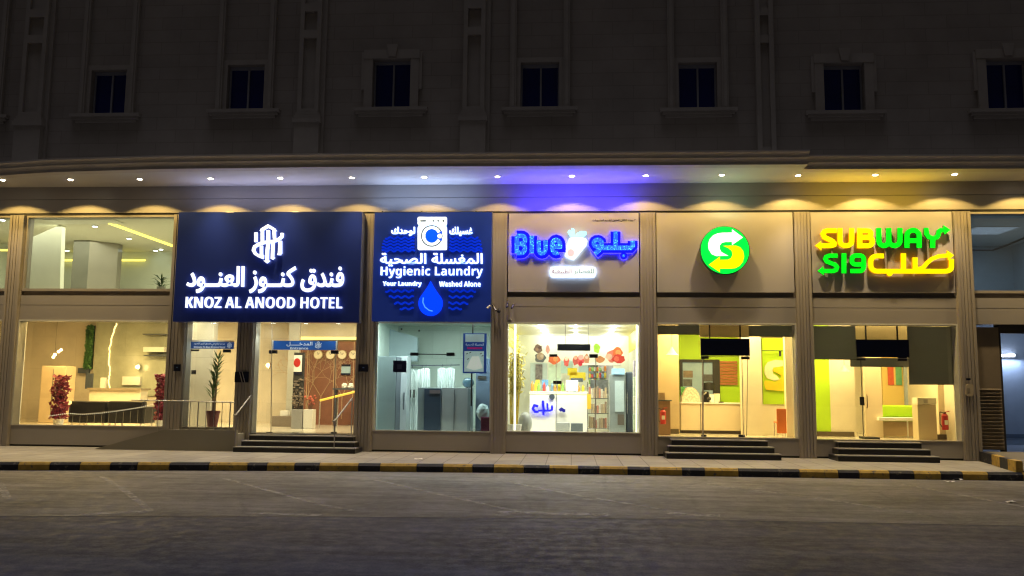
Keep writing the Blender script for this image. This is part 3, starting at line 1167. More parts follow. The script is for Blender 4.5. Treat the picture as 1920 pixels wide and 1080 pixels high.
def glow_lamp(name, lab, px, py, Y, r, en, kind='sconce'):
    X, Z = at(px, py, Y)
    t = thing(name, lab, 'wall lamp' if kind == 'sconce' else 'pendant lamp', (X, Y, Z))
    MB().ball((X, Y, Z), r).build('bulb', glow('warm_bulb', (1, .72, .28), 12), t, smooth=True)
    if kind == 'sconce':
        MB().box(X - .03, X + .03, Y + .05, Y + .2, Z - .10, Z + .10).build('bracket', M_STEEL, t)
    point('lamp_light', t, X, Y - .15, Z, en, (1, .66, .25), .1)
    return t, X, Z


t, X, Z = glow_lamp('pendant_lamp', 'lit pendant lamp hanging by the warm lobby wall', 103, 665, 4.0, .05, 22, 'p')
MB().tube((X, 4.0, Z), (X, 4.0, 4.04), .006, n=5).build('cord', M_DARK, t)
for k, (dx, dz) in enumerate(((.12, .10), (.2, .16), (-.05, -.08))):
    MB().ball((X + dx, 4.0, Z + dz), .045).build('bulb', glow('warm_bulb', (1, .72, .28), 12), t, smooth=True)
glow_lamp('wall_lamp', 'round glowing wall lamp right of the wavy light line', 258, 688, 6.3, .07, 14)
glow_lamp('wall_lamp', 'glowing wall lamp on the marble left of the entrance sign', 502, 685, 4.0, .06, 9)
# reception desk
x0, x1, z0, z1 = R(166, 731, 262, 800, 5.2)
t = thing('reception_desk', 'cream reception desk behind the sofas', 'reception desk', ((x0 + x1) / 2, 5.2, FL))
MB().box(x0, x1, 5.2, 5.7, FL, z1).build('front', M_CREAM, t)
MB().box(x0 - .05, x1 + .05, 5.1, 5.8, z1, z1 + .06).build('top', mat('desk_top', (.30, .25, .18), .3), t)
for a, b, c, d, nm, lab, m_ in ((160, 700, 172, 728, 'monitor', 'dark monitor standing on the reception desk', M_DGREY), (188, 708, 197, 727, 'brochure_stand', 'white brochure stand on the reception desk', M_WHITE),
                                (229, 706, 262, 722, 'wall_board', 'pale board behind the reception desk', M_WHITE), (146, 690, 166, 700, 'wall_screen', 'dark small screen on the warm lobby wall', M_DGREY)):
    x0, x1, zz0, zz1 = R(a, b, c, d, 5.35)
    if 'wall' in nm:
        xx0, xx1, zz0, zz1 = R(a, b, c, d, 6.4)
        tag(MB().box(xx0, xx1, 6.4, 6.51, zz0, zz1).build(nm, m_), lab, nm.replace('_', ' '))
    else:
        tag(MB().box(x0, x1, 5.35, 5.45, z1 - 0 if False else zz0 - .02, zz1).build(nm, m_), lab, nm.replace('_', ' '))
x0, x1, z0, z1 = R(127, 750, 134, 760, 1.75)
t = thing('table_lamp', 'small yellow lamp glowing beside the left crimson tree', 'table lamp', ((x0 + x1) / 2, 1.75, FL))
MB().ball(((x0 + x1) / 2, 1.75, (z0 + z1) / 2), .06).build('shade', glow('soft_yellow', (1, .75, .25), 1.6), t, smooth=True)
MB().tube(((x0 + x1) / 2, 1.75, FL), ((x0 + x1) / 2, 1.75, z0), .012).build('stem', M_STEEL, t)
# pearl rope
mb = MB()
pr = [(92, 780), (128, 775), (155, 777), (185, 775), (225, 770), (262, 764), (290, 757)]
for (a, b), (c, d) in zip(pr, pr[1:]):
    n = max(2, int(abs(c - a) / 3.4))
    for k in range(n):
        u = k / n
        X, Z = at(a + (c - a) * u, b + (d - b) * u, 1.2)
        mb.ball((X, 1.2, Z), .014, n=6, m=4)
tag(mb.build('pearl_string', glow('fairy_pearls', (1, .95, .8), .7)), 'string of white beads sagging behind the lobby glass', 'bead string')
# thin uprights seen against the sofas
t = thing('railing', 'low steel railing inside the lobby window in front of the sofas', 'railing', (-13.2, 1.2, FL))
for k in range(12):
    X, Z = at(136 + 13.5 * k, 790, 1.2)
    zt_ = at(0, 778 - 1.4 * k, 1.2)[1]
    MB().tube((X, 1.2, FL), (X, 1.2, zt_), .006, n=6).build('baluster', mat('dull_rail', (.25, .24, .2), .5), t)
a_, b_ = at(130, 779, 1.2), at(290, 762, 1.2)
MB().tube((a_[0], 1.2, a_[1]), (b_[0], 1.2, b_[1]), .005).build('rail', mat('dull_rail', (.25, .24, .2), .5), t)

# narrow bay: grey marble slab and planter
x0, x1, z0, z1 = R(356, 600, 397, 812, 2.2)
MB().box(x0, x1, 2.2, 2.5, FL, 4.04).build('marble_wall', M_MARBG, BLD)
MB().box(-9.55, -9.45, .45, .9, FL, 4.04).build('marble_wall', M_MARB, BLD)
X, Z = at(398, 800, .95)
t = thing('potted_dracaena', 'tall leafy plant in a dark red pot behind the narrow glass', 'plant', (X, .95, FL))
MB().lathe(X, .95, [(.12, FL), (.19, FL + .50), (.205, FL + .50), (.205, FL + .56), (.17, FL + .56), (.16, FL + .50)], 20).build('pot', mat('maroon_pot', (.10, .025, .04), .4), t, smooth=False)
mb = MB()
mb2 = MB()
for k, h in enumerate((1.15, 1.45, 1.75, 2.05)):
    mb2.tube((X + .03 * (k - 1), .95, FL + .5), (X + .04 * (k - 1), .95, FL + h - .1), .015, n=6)
    for q in range(3): leaf_fan(mb, (X + .04 * (k - 1), .95, FL + h - .25 + q * .12), 9, .42, .055, up=1.5, droop=.25)
mb.build('foliage', mat('dracaena_leaf', (.05, .10, .025), .5, .4, 12), t)
mb2.build('stem', mat('bark', (.1, .06, .04)), t)
# access keypad hanging inside the narrow bay
x0, x1, z0, z1 = R(361, 694, 369, 702, .5)
tag(MB().box(x0, x1, .42, .46, z0, z1).add([], []).build('door_handle_plate', M_PLAQ, bevel=.004), 'small dark handle plate on the narrow glass left of the plant', 'handle plate')


def glass_sign(px0, py0, px1, py1, Y, mface, name, label, lines, cat='sign', logo=None, th=.03):
    x0, x1, z0, z1 = R(px0, py0, px1, py1, Y)
    t = thing(name, label, cat, ((x0 + x1) / 2, Y, z0))
    MB().box(x0, x1, Y, Y + th, z0, z1).build('board', mface, t)
    if lines:
        mb = MB()
        for (b, q, off) in lines: tfit(mb, b, *q, Y - .003, .004, off)
        mb.build('lettering', mat('white_vinyl', (.8, .85, .9), .4, .01, em=(.6, .75, .9), es=.25), t)
    return t


def hotel_logo(mb, f, y0, y1, wd):
    P = lambda *p: f(list(p))
    mb.ribbon(P((770, 335), (770, 240), (770, 225), (820, 195), (870, 225), (870, 240), (872, 300)), wd, y0, y1)
    mb.ribbon(P((820, 232), (820, 340), (812, 400), (810, 500)), wd * 1.1, y0 - .001, y1 - .001)
    mb.ribbon(P((716, 250), (716, 330)), wd, y0, y1)
    mb.ribbon(P((938, 255), (935, 285), (905, 312), (860, 325), (800, 332), (745, 345), (705, 370), (695, 400), (712, 430), (745, 450), (775, 462)), wd, y0 - .002, y1 - .002)
    mb.ribbon(P((762, 362), (762, 452)), wd, y0, y1)
    mb.ribbon(P((860, 335), (855, 470)), wd, y0, y1)
    mb.ribbon(P((920, 325), (915, 440)), wd, y0, y1)


M_BLUES = mat('blue_acrylic', (.02, .07, .24), .3, .05, em=(.02, .07, .25), es=.35)
t = glass_sign(358, 641, 438, 654, .26, M_BLUES, 'glass_sign', 'slim blue welcome sign with two lines of writing on the narrow glass',
               [(shape('مرحبا بكم في فندق كنوز العنود'), (363, 642.5, 422, 647.5), .01), (bold('Welcome To Knoz Al Anood Hotel'), (363, 649, 422, 652.5), .0)])
mb = MB()
hotel_logo(mb, lambda p: [at(426 + (x - 690) * 9 / 260, 642 + (y - 185) * 11 / 320, .255) for x, y in p], .250, .257, .014)
mb.build('emblem', MAT['white_vinyl'], t)
MB().box(*R(358, 638.3, 438, 640.6, .26)[:2], .26, .29, *R(358, 638.3, 438, 640.6, .26)[2:]).build('edge_strip', M_WHITE, t)
t = glass_sign(513, 639, 630, 656, .26, mat('blue_acrylic_bright', (.02, .08, .30), .3, .05, em=(.02, .09, .32), es=.5), 'glass_sign', 'blue entrance sign across the top of the hotel glass doors',
               [(shape('المدخـــــل'), (537, 641, 586, 649.5), .02), (bold('Entrance'), (544, 651, 578, 655), .02)])
mb = MB()
hotel_logo(mb, lambda p: [at(591 + (x - 690) * 12 / 260, 640 + (y - 185) * 14.5 / 320, .255) for x, y in p], .250, .257, .018)
mb.build('emblem', MAT['white_vinyl'], t)
for a in (509.5, 629.5): MB().box(*R(a, 639, a + 3.2, 656, .26)[:2], .25, .30, *R(a, 638, a + 3, 656, .26)[2:]).build('end_cap', M_WHITE, t)


def patch(px0, py0, px1, py1, label, Y=.27):
    x0, x1, z0, z1 = R(px0, py0, px1, py1, Y)
    tag(MB().box(x0, x1, Y, Y + .06, z0, z1).build('door_clamp', mat('clamp_metal', (.03, .03, .04), .35, .1), bevel=.004), label, 'door clamp', 'clamps on the glass doors')


for q in ((357, 655, 372, 658.5, 'clamp under the left end of the welcome sign'), (418, 655, 432, 661, 'clamp under the right end of the welcome sign'), (504, 656.5, 519, 663, 'clamp at the left top corner of the hotel doors'),
          (620, 657, 634, 663.5, 'clamp at the right top corner of the hotel doors'), (499, 810, 510, 814, 'floor clamp at the foot of the left hotel door edge'), (548, 811, 560, 815, 'floor clamp at the middle foot of the hotel doors'),
          (620, 810, 631, 814, 'floor clamp at the foot of the right hotel door edge'), (769, 661, 784, 667, 'clamp at the left end of the laundry door bar'), (837, 661, 852, 667.5, 'clamp at the right end of the laundry door bar'),
          (1030, 664, 1045, 669, 'clamp left below the dark fan coil of the juice shop'), (1105, 664, 1121, 671, 'clamp right below the dark fan coil of the juice shop'),
          (1038, 714, 1053, 720, 'dark lock on the juice shop door glass'), (1315, 667, 1329, 673, 'clamp under the left end of the first navy board'), (1390, 668, 1406, 674, 'clamp under the right end of the first navy board'),
          (1315, 815, 1325, 820, 'floor clamp below the left of the first navy board'), (1385, 815, 1397, 820, 'floor clamp below the right of the first navy board'),
          (1607, 670, 1623, 676, 'clamp under the left end of the second navy board'), (1684, 670, 1701, 677, 'clamp under the right end of the second navy board')):
    patch(*q)


def glass_edge(px0, py0, px1, py1, label, m_=None, w_=.012, Y=.27):
    a, b = at(px0, py0, Y), at(px1, py1, Y)
    tag(MB().tube((a[0], Y, a[1]), (b[0], Y, b[1]), w_, n=6).build('glass_door_edge', m_ or M_TRIM), label, 'door edge')


glass_edge(510, 605, 508, 812, 'bright left edge of the hotel glass door')
glass_edge(629, 663, 626, 812, 'bright right edge of the hotel glass door')
glass_edge(570, 663, 568, 812, 'thin meeting line of the two hotel glass doors', w_=.006)
glass_edge(1117, 672, 1116, 812, 'pale door edge beside the silver fridge of the juice shop')
glass_edge(1043, 670, 1042, 812, 'grey door edge left of the cash desk of the juice shop', w_=.007)
glass_edge(1318, 673, 1318, 818, 'pale left door edge under the first navy board', w_=.02)
glass_edge(1402, 673, 1400, 818, 'dark right door edge under the first navy board', M_DARK, .008)
glass_edge(1391, 674, 1394, 818, 'pale right door edge under the first navy board', w_=.012)
glass_edge(1614, 676, 1619, 818, 'dark door edge under the second navy board', M_DARK, .010)

# ------------------------------------------------------------------ entrance hall
x0, x1, z0, z1 = R(474, 600, 548, 800, 3.6)
MB().box(-9.3, x1, 4.2, 4.35, FL, 4.04).build('marble_wall', M_MARBG, BLD)
M_LATT = mat('brown_carved_wood', (.22, .09, .055), .5, .15, 4, .2)
x0, x1, z0, z1 = R(549, 640, 700, 790, 5.5)
t = thing('lattice_wall_panel', 'brown carved wall panel with pale branching pattern behind the reception', 'wall panel', ((x0 + x1) / 2, 5.5, FL))
MB().box(x0, -5.75, 5.5, 5.6, FL, z1).build('board', M_LATT, t)
mb = MB()


def branch(p, a, l, d, wd):
    q = (p[0] + l * sin(a), p[1] + l * cos(a))
    mb.ribbon([p, q], wd, 5.485 - .0004 * d, 5.499)
    if d < 6:
        for s_ in (-1, 1):
            branch(q, a + s_ * random.uniform(.25, .6), l * random.uniform(.62, .8), d + 1, wd * .8)


for pxx in (600, 575, 640):
    X, Z = at(pxx, 790, 5.5)
    branch((X, FL + .2), 0, .75, 0, .022)
for pxx in (573, 623, 660):
    X, Z = at(pxx, 790, 5.5)
    mb.box(X - .012, X + .012, 5.48, 5.499, FL, z1)
    mb.box(X + .06, X + .075, 5.48, 5.499, FL, z1)
mb.build('branch_inlay', mat('pale_gold_inlay', (.48, .33, .20), .4, .1), t)
X0 = at(549, 640, 5.3)[0]
t = thing('cove_light', 'bright yellow light cove above the brown panel', 'cove light', ((X0 - 5.8) / 2, 5.3, 3.3))
xx = R(549, 632, 700, 637, 5.3)
MB().box(X0, -5.75, 5.25, 5.32, xx[2], xx[3]).build('strip', glow('cove_yellow', (1, .78, .18), 2.2), t)
MB().box(X0 - .0, -5.75, 5.2, 5.6, xx[3] + .001, 4.04).build('bulkhead', M_CREAM, t)
for i, (px, py, lab) in enumerate(((596, 665, 'first wall clock from the left under the entrance sign'), (619, 665, 'second wall clock from the left under the entrance sign'), (641, 665, 'third wall clock right of the entrance sign'), (662, 665, 'rightmost wall clock cut by the door pillar'))):
    X, Z = at(px, py, 5.4)
    t = thing('wall_clock', lab, 'clock', (X, 5.45, Z), 'row of wall clocks on the brown panel')
    MB().disc_xz(X, Z, .155, 5.42, 5.48).build('case', mat('clock_rim', (.55, .45, .28), .4), t)
    MB().disc_xz(X, Z, .135, 5.41, 5.419).build('dial', mat('clock_dial', (.78, .70, .52), .5), t)
    mb = MB().ribbon([(X, Z), (X + .05, Z + .06)], .014, 5.402, 5.409)
    mb.ribbon([(X, Z), (X - .02 * (i + 1), Z + .09)], .010, 5.398, 5.401)
    mb.build('hands', M_DARK, t)
x0, x1, z0, z1 = R(638, 683, 655, 703, 5.3)
t = thing('notice_sheet', 'blue and white notice on the brown wall below the clocks', 'notice', ((x0 + x1) / 2, 5.4, z0))
MB().box(x0, x1, 5.44, 5.48, z0, z1).build('sheet', mat('notice_blue', (.35, .5, .62), .5), t)
mb = MB().box(x0, x1, 5.43, 5.439, z1 - .07, z1)
mb.box(x0, x1, 5.43, 5.439, z0, z0 + .06)
mb.build('bands', M_PLAQ, t)
# roll-up poster
x0, x1, z0, z1 = R(549, 661, 569, 795, 3.2)
t = thing('standing_poster', 'black framed standing poster with a red picture by the hotel door', 'poster stand', ((x0 + x1) / 2, 3.2, FL))
MB().box(x0, x1, 3.2, 3.26, FL + .02, z1).build('frame', M_DARK, t)
a = R(551, 666, 566, 697, 3.19)
MB().box(a[0], a[1], 3.185, 3.199, a[2], a[3]).build('poster', M_WHITE, t)
a = at(557, 680, 3.18)
MB().ball((a[0], 3.18, a[1]), .11, (1, .06, 1.3)).build('red_picture', M_RED, t, smooth=True)
MB().box(*R(551, 697, 566, 703, 3.18)[:2], 3.18, 3.199, *R(551, 697, 566, 703, 3.18)[2:]).build('caption_band', M_PLAQ, t)
mb = MB()
for k in range(60):
    X, Z = at(random.uniform(551, 568), random.uniform(708, 765), 3.18)
    mb.box(X - .03, X + .03, 3.17, 3.199, Z - .02, Z + .02)
mb.build('mosaic', mat('mosaic', (.28, .22, .17), .5, .6, 12), t)
for a, b, c, d, Y, nm, lab, m_ in ((546, 768, 567, 795, 2.6, 'planter_box', 'grey planter box by the standing poster', mat('grey_box', (.33, .33, .33), .5)),
                                   (568, 768, 586, 795, 2.6, 'planter_box', 'white planter box right of the grey one', M_WHITE), (525, 770, 540, 780, 3.9, 'tissue_box', 'small white box on the bench by the marble wall', M_WHITE)):
    x0, x1, z0, z1 = R(a, b, c, d, Y)
    if nm == 'planter_box':
        tag(MB().box(x0, x1, Y, Y + .35, FL, z1).build(nm, m_, bevel=.01), lab, 'planter')
    else:
        tag(MB().box(x0, x1, Y, Y + .2, z0, z1).build(nm, m_, bevel=.01), lab, 'box')
        tag(MB().box(x0 - .25, x1 + .15, Y - .05, Y + .29, FL, z0 - .001).build('bench', mat('taupe_upholstery', (.22, .18, .14), .7), bevel=.02), 'low taupe bench against the marble wall', 'bench')
for px, Y, lab, col_ in ((558, 2.77, 'dry twig bunch in the grey planter box', 'dry'), (581, 2.77, 'red and cream flower bunch in the white planter box', 'red')):
    X, Z = at(px, 765, Y)
    zb_ = at(px, 768, 2.6)[1]
    t = thing('flower_bunch', lab, 'flowers', (X, Y, zb_))
    mb = MB()
    hd = MB()
    for k in range(16):
        a = random.uniform(0, 2 * PI)
        e = Vector((X + .16 * cos(a), Y + .1 * sin(a), zb_ + random.uniform(.15, .42)))
        mb.tube((X, Y, zb_ - .1), e, .006, .003, 5)
        hd.ball(e, .035, n=6, m=4, jit=.3)
    mb.build('stems', mat('bark', (.1, .06, .04)), t)
    hd.build('blooms', mat('dry_heads', (.20, .15, .11), .8, .4, 10) if col_ == 'dry' else mat('rose_heads', (.50, .12, .08), .7, .6, 8), t)
# lobby stair rail
a, b = at(600, 751, 3.0), at(668, 734, 3.0)
t = thing('stair_rail', 'yellow lit handrail sloping up inside the hotel door', 'handrail', (a[0], 3.0, FL))
MB().tube((a[0], 3, a[1]), (b[0], 3, b[1]), .035).build('rail', glow('lit_rail', (1, .62, .08), .75), t)
for k in (0, .5, 1):
    X = a[0] + (b[0] - a[0]) * k
    Zt = a[1] + (b[1] - a[1]) * k
    MB().tube((X, 3, FL), (X, 3, Zt - .02), .015).build('post', M_STEEL, t)
X, Z = at(652, 725, 4.4)
t = thing('side_table', 'dark small table carrying white flowers inside the hotel', 'table', (X, 4.4, FL))
MB().box(X - .45, X + .45, 4.2, 4.6, Z - .1, Z - .05).build('table_top', M_DGREY, t)
for s_ in (-1, 1): MB().box(X + s_ * .38 - .03, X + s_ * .38 + .03, 4.3, 4.5, FL, Z - .1).build('leg', M_DGREY, t)
for k, px in enumerate((646, 658)):
    X, Z = at(px, 725, 4.35)
    tag(MB().ball((X, 4.35, Z + .02), .10, n=10, m=8, jit=.15).build('white_flower_ball', M_WHITE), ['left', 'right'][k] + ' white flower ball on the dark hotel table', 'flowers')

# ------------------------------------------------------------------ laundry
def cab(px0, py0, px1, Y, dep, name, label, m_, parts=None, zb=None):
    x0, x1, z0, z1 = R(px0, py0, px1, 800, Y)
    t = thing(name, label, name.replace('_', ' '), ((x0 + x1) / 2, Y, FL))
    MB().box(x0, x1, Y, Y + dep, FL, z1).build('body', m_, t, bevel=.008)
    return t, x0, x1, z1


t, x0, x1, z1 = cab(707, 668, 741, .9, .7, 'locker', 'tall grey locker at the left of the laundry window', M_GREYC)
MB().box(x1 + .002, x1 + .02, .92, 1.58, FL + .02, z1 - .02).build('side_panel', M_DGREY, t)
t, x0, x1, z1 = cab(742, 668, 762, 1.6, .6, 'locker', 'pale narrow locker behind the navy sticker', M_LGREY)
MB().box(x1 - .08, x1 - .05, 1.57, 1.599, 1.1, 1.6).build('handle', M_DGREY, t)
t, x0, x1, z1 = cab(783, 727, 827, .8, .7, 'cabinet', 'low grey cabinet with dark door in the laundry window', M_GREYC)
a = R(795, 730, 826, 806, .79)
MB().box(a[0], a[1], .785, .799, FL + .02, z1 - .03).build('door', mat('slate_door', (.05, .08, .13), .3), t)
MB().box(a[0] + .15, a[0] + .45, .775, .799, z1 - .16, z1 - .06).build('badge', mat('badge_red', (.22, .18, .2), .5), t)
t, x0, x1, z1 = cab(828, 727, 882, .8, .7, 'cabinet', 'low pale double door cabinet in the laundry window', M_LGREY)
xm = (x0 + x1) / 2 - .05
MB().box(xm - .006, xm + .006, .785, .799, FL + .05, z1 - .05).build('door_gap', M_DGREY, t)
MB().box(x1 - .08, x1 - .001, .79, .799, FL + .01, z1 - .01).build('edge_strip', M_GREYC, t)
t, x0, x1, z1 = cab(892, 672, 925, 1.5, .5, 'locker', 'dark blue grey locker behind the laundry poster', mat('slate_locker', (.10, .14, .20), .4))
MB().box(x0 + .05, x0 + .3, 1.48, 1.499, 2.0, 2.1).build('handle', M_DARK, t)
M_CLOTH = mat('hanging_linen', (.70, .78, .76), .8, .05, 8)


def garment(px0, py0, px1, py1, Y, lab, grp='clothes hanging in the laundry'):
    x0, x1, z0, z1 = R(px0, py0, px1, py1, Y)
    mb = MB()
    n = 22
    for s_ in (0, 1):
        for i in range(n):
            u0_, u1_ = i / n, (i + 1) / n
            f0, f1 = .05 * sin(u0_ * 24 + s_) + s_ * .1, .05 * sin(u1_ * 24 + s_) + s_ * .1
            xa, xb = x0 + (x1 - x0) * u0_, x0 + (x1 - x0) * u1_
            sh0, sh1 = .18 * abs(u0_ - .5) ** 2, .18 * abs(u1_ - .5) ** 2
            mb.quad((xa, Y + f0, z0), (xb, Y + f1, z0), (xb, Y + f1 * .4, z1 - sh1), (xa, Y + f0 * .4, z1 - sh0))
    o = mb.build('hanging_garment', M_CLOTH)
    tag(o, lab, 'garment', grp)
    MB().path([((x0 + x1) / 2, Y + .05, z1), ((x0 + x1) / 2 + .02, Y + .05, z1 + .1)], .008, 5).build('hanger', M_DGREY, o)


garment(763, 690, 779, 806, 2.4, 'long white garment hanging at the left of the laundry rail')
garment(778, 692, 800, 806, 2.3, 'wide long white garment in the middle of the laundry rail')
garment(789, 690, 806, 726, 1.9, 'short white garment hanging before the long ones')
garment(820, 689, 836, 730, 2.1, 'white shirt hanging over the dark door cabinet')
garment(836, 689, 852, 730, 2.1, 'white shirt hanging beside the poster post')
a, b = at(757, 690, 2.25), at(815, 691, 2.25)
tag(MB().tube((a[0], 2.25, a[1] + .09), (b[0], 2.25, b[1] + .09), .015).build('clothes_rail', M_DGREY), 'grey rail carrying the long white garments', 'clothes rail')
a, b = at(813, 687, 2.15), at(862, 686, 2.15)
tag(MB().tube((a[0], 2.15, a[1] + .03), (b[0], 2.15, b[1] + .03), .015).build('clothes_rail', M_DGREY), 'grey rail carrying the white shirts', 'clothes rail')
# sloping bulkhead on left
mb = MB()
pz = [at(703, 606, 2.6), at(801, 642, 2.6), at(801, 690, 2.6), at(765, 690, 2.6), at(703, 668, 2.6)]
mb.prism_xz([(at(703, 608, 1.6)[0], at(703, 608, 1.6)[1]), at(768, 628, 1.6), at(768, 675, 1.6), at(703, 675, 1.6)], 2.9, 3.1)
mb.build('grey_wall_field', mat('grey_blue_field', (.33, .42, .45), .6, .05), BLD)
a, b = at(784, 664, .3), at(838, 664.5, .3)
tag(MB().tube((a[0], .3, a[1]), (b[0], .3, b[1]), .012).build('door_bar', M_DARK), 'thin dark bar across the laundry glass', 'door bar')
# poster display
x0, x1, z0, z1 = R(868, 625, 912, 700, .5)
t = thing('poster_display', 'blue framed softly glowing poster board hanging in the laundry window', 'poster display', ((x0 + x1) / 2, .5, z0))
MB().box(x0, x1, .5, .55, z0, z1).build('board', mat('blue_board', (.02, .07, .32), .4, .05, em=(.02, .08, .4), es=.25), t)
a = R(872.5, 626.5, 908, 641, .49)
MB().box(a[0], a[1], .492, .499, a[2], a[3]).build('top_sheet', mat('sheet_white', (.6, .75, .75), .5, em=(.6, .75, .75), es=.25), t)
a = R(870.5, 658.5, 907, 697, .49)
MB().box(a[0], a[1], .492, .499, a[2], a[3]).build('picture_sheet', mat('sheet_white2', (.62, .78, .75), .5, .12, 5, em=(.6, .8, .75), es=.35), t)
mb = MB()
a = at(889, 680, .48)
mb.prism_xz([at(874, 690, .48), at(885, 668, .48), at(898, 668, .48), at(905, 690, .48), at(889, 694, .48)], .486, .4915)
mb.build('garment_picture', mat('picture_white', (.75, .8, .7), .6, .1, em=(.8, .85, .75), es=.55), t)  # emission added to the print, as little light reaches its front
mb = MB()
for (px, py) in ((874, 664), (880, 662), (876, 674), (900, 664), (903, 668)):
    a = at(px, py, .48)
    mb.ribbon([a, (a[0] + .05, a[1] + .03)], .02, .486, .4915)
mb.build('small_prints', M_DGREY, t)
mb = MB()
tfit(mb, shape('المغسلة الصحية'), 873, 643.5, 907, 649, .49, .003, .01)
mb.build('lettering', MAT['white_vinyl'], t)
mb = MB().box(*R(876, 651, 904, 654.5, .49)[:2], .492, .499, *R(876, 651, 904, 654.5, .49)[2:])
mb.build('red_line', mat('magenta_print', (.5, .02, .2), .5, em=(.5, .02, .2), es=.3), t)
a, b = at(886.5, 605, .53), at(887.5, 748, .53)
MB().box(a[0] - .018, a[0] + .018, .551, .58, z1 - .02, 3.74).build('post', M_DARK, t)
MB().box(a[0] - .03, a[0] + .01, .551, .58, b[1] - .2, z0 + .02).build('lower_post', M_DARK, t)
a = at(878, 718, 1.2)
tag(MB().ball((a[0], 1.2, a[1]), .17, (1, .6, .9)).build('steam_iron', mat('iron_blue', (.05, .10, .13), .3), smooth=True), 'dark rounded appliance beside the poster post', 'appliance')
x0, x1, z0, z1 = R(902, 782, 920, 812, .7)
t = thing('laundry_basket', 'dark red basket at the lower right of the laundry window', 'basket', ((x0 + x1) / 2, .7, FL))
MB().box(x0, x1, .6, .95, FL, z1).build('body', mat('maroon_plastic', (.14, .02, .05), .4), t, bevel=.02)
a = R(896, 752, 914, 781, .8)
tag(MB().ball(((a[0] + a[1]) / 2, .85, (a[2] + a[3]) / 2 - .1), .2, (.9, .7, 1.2), jit=.1).build('clothes_bag', mat('pale_plastic', (.4, .5, .52), .4)), 'translucent bag of clothes above the red basket', 'bag')
x0, x1, z0, z1 = R(737, 676, 762, 698, .28)
t = thing('window_sticker', 'navy square sticker on the left of the laundry glass', 'sticker', ((x0 + x1) / 2, .28, z0))
MB().box(x0, x1, .285, .297, z0, z1).build('sheet', mat('navy_vinyl', (.008, .012, .07), .5), t)
a = R(745, 683, 753, 692, .28)
MB().box(a[0], a[1], .280, .284, a[2], a[3]).build('mark', mat('sticker_grey', (.06, .07, .16), .5), t)
for (px, py, lab) in ((753, 617, 'dark ceiling hook at the left of the laundry'), (786, 620, 'dark ceiling hook in the middle of the laundry')):
    a = at(px, py, 2.5)
    tag(MB().ball((a[0], 2.5, a[1]), .03).build('ceiling_hook', M_DARK), lab, 'hook')
# door leaf behind with handles
x0, x1, z0, z1 = R(763, 728, 780, 745, 2.2)
for k, px in enumerate((769, 776)):
    a = at(px, 738, 2.2)
    tag(MB().box(a[0] - .02, a[0] + .02, 2.2, 2.25, a[1] - .12, a[1] + .12).build('pull_handle', M_DARK), ['left', 'right'][k] + ' one of two dark handles among the white garments', 'handle')

# ------------------------------------------------------------------ juice shop
def slab(name, lab, cat, q, Y, dep, m_, floor=False, bevel=.004, group=None):
    x0, x1, z0, z1 = R(*q, Y)
    return tag(MB().box(x0, x1, Y, Y + dep, FL if floor else z0, z1).build(name, m_, bevel=bevel), lab, cat, group)


x0, x1, z0, z1 = R(993, 734, 1101, 805, 2.2)
t = thing('counter', 'white serving counter with glowing yellow top edge in the juice shop', 'counter', ((x0 + x1) / 2, 2.2, FL))
MB().box(x0, x1, 2.2, 3.0, FL, z1 - .08).build('front', mat('gloss_white', (.82, .82, .76), .25, .02), t)
MB().box(x0 - .02, x1 + .02, 2.17, 3.05, z1 - .03, z1).build('top', M_WHITE, t)
MB().box(x0, x1, 2.185, 2.199, z1 - .079, z1 - .031).build('light_line', glow('counter_glow', (1, .93, .45), 1.6), t)
a = at(1044, 770, 2.19)
MB().box(a[0] - .006, a[0] + .006, 2.192, 2.199, FL, z1 - .08).build('front_gap', M_DGREY, t)
CT = z1
REFL = glow('reflection_blue', (.004, .004, 1), 5)  # blue glow shaped like writing stands for a reflection
t2 = thing('counter_reflection', 'small deep blue glowing strokes modelling a reflection on the white juice counter', 'reflection', (*[at(1018, 776, 2.1)[0]], 2.15, at(1018, 776, 2.1)[1]))
mb = MB()
f = lambda pts: [at(x, y, 2.12) for x, y in pts]
mb.ribbon(f([(1009, 762), (1002, 760), (999, 766), (1003, 772), (1010, 772)]), .07, 2.10, 2.14)
mb.ribbon(f([(1009, 770), (1031, 770), (1035, 768), (1035, 760)]), .06, 2.103, 2.143)
mb.ribbon(f([(1018, 751), (1019, 770), (1019, 778)]), .07, 2.106, 2.146)
mb.ribbon(f([(1026, 756), (1027, 770)]), .05, 2.109, 2.149)
mb.build('letters', REFL, t2)
mb = MB()
mb.ribbon(f([(1049, 770), (1053, 767), (1057, 770), (1060, 770)]), .09, 2.10, 2.14)
mb.build('short_word', mat('blue_black', (.005, .005, .12), .4, em=(0, 0, .5), es=.4), t2)
a = at(1035, 744, 2.15)
tag(MB().disc_xz(a[0], a[1], .085, 2.15, 2.169).build('round_badge', M_DGREY), 'dark round badge on the white juice counter', 'badge')
# foreground low items
slab('floor_box', 'long grey tray under the juice counter front', 'tray', (1042, 793, 1068, 812), 1.6, .3, mat('tray_grey', (.40, .43, .42), .5), True)
slab('floor_box', 'dark blue grey crate at the right foot of the juice counter', 'crate', (1070, 794, 1093, 812), 1.5, .3, mat('crate_slate', (.12, .15, .17), .5), True)
a = R(974, 764, 995, 812, 1.0)
tag(MB().ball(((a[0] + a[1]) / 2, 1.0, FL + .32), .22, (.9, .9, 1.45)).build('grey_balloon_pot', mat('grey_pot', (.30, .32, .31), .5), smooth=True), 'grey rounded pot at the lower left of the juice window', 'pot')
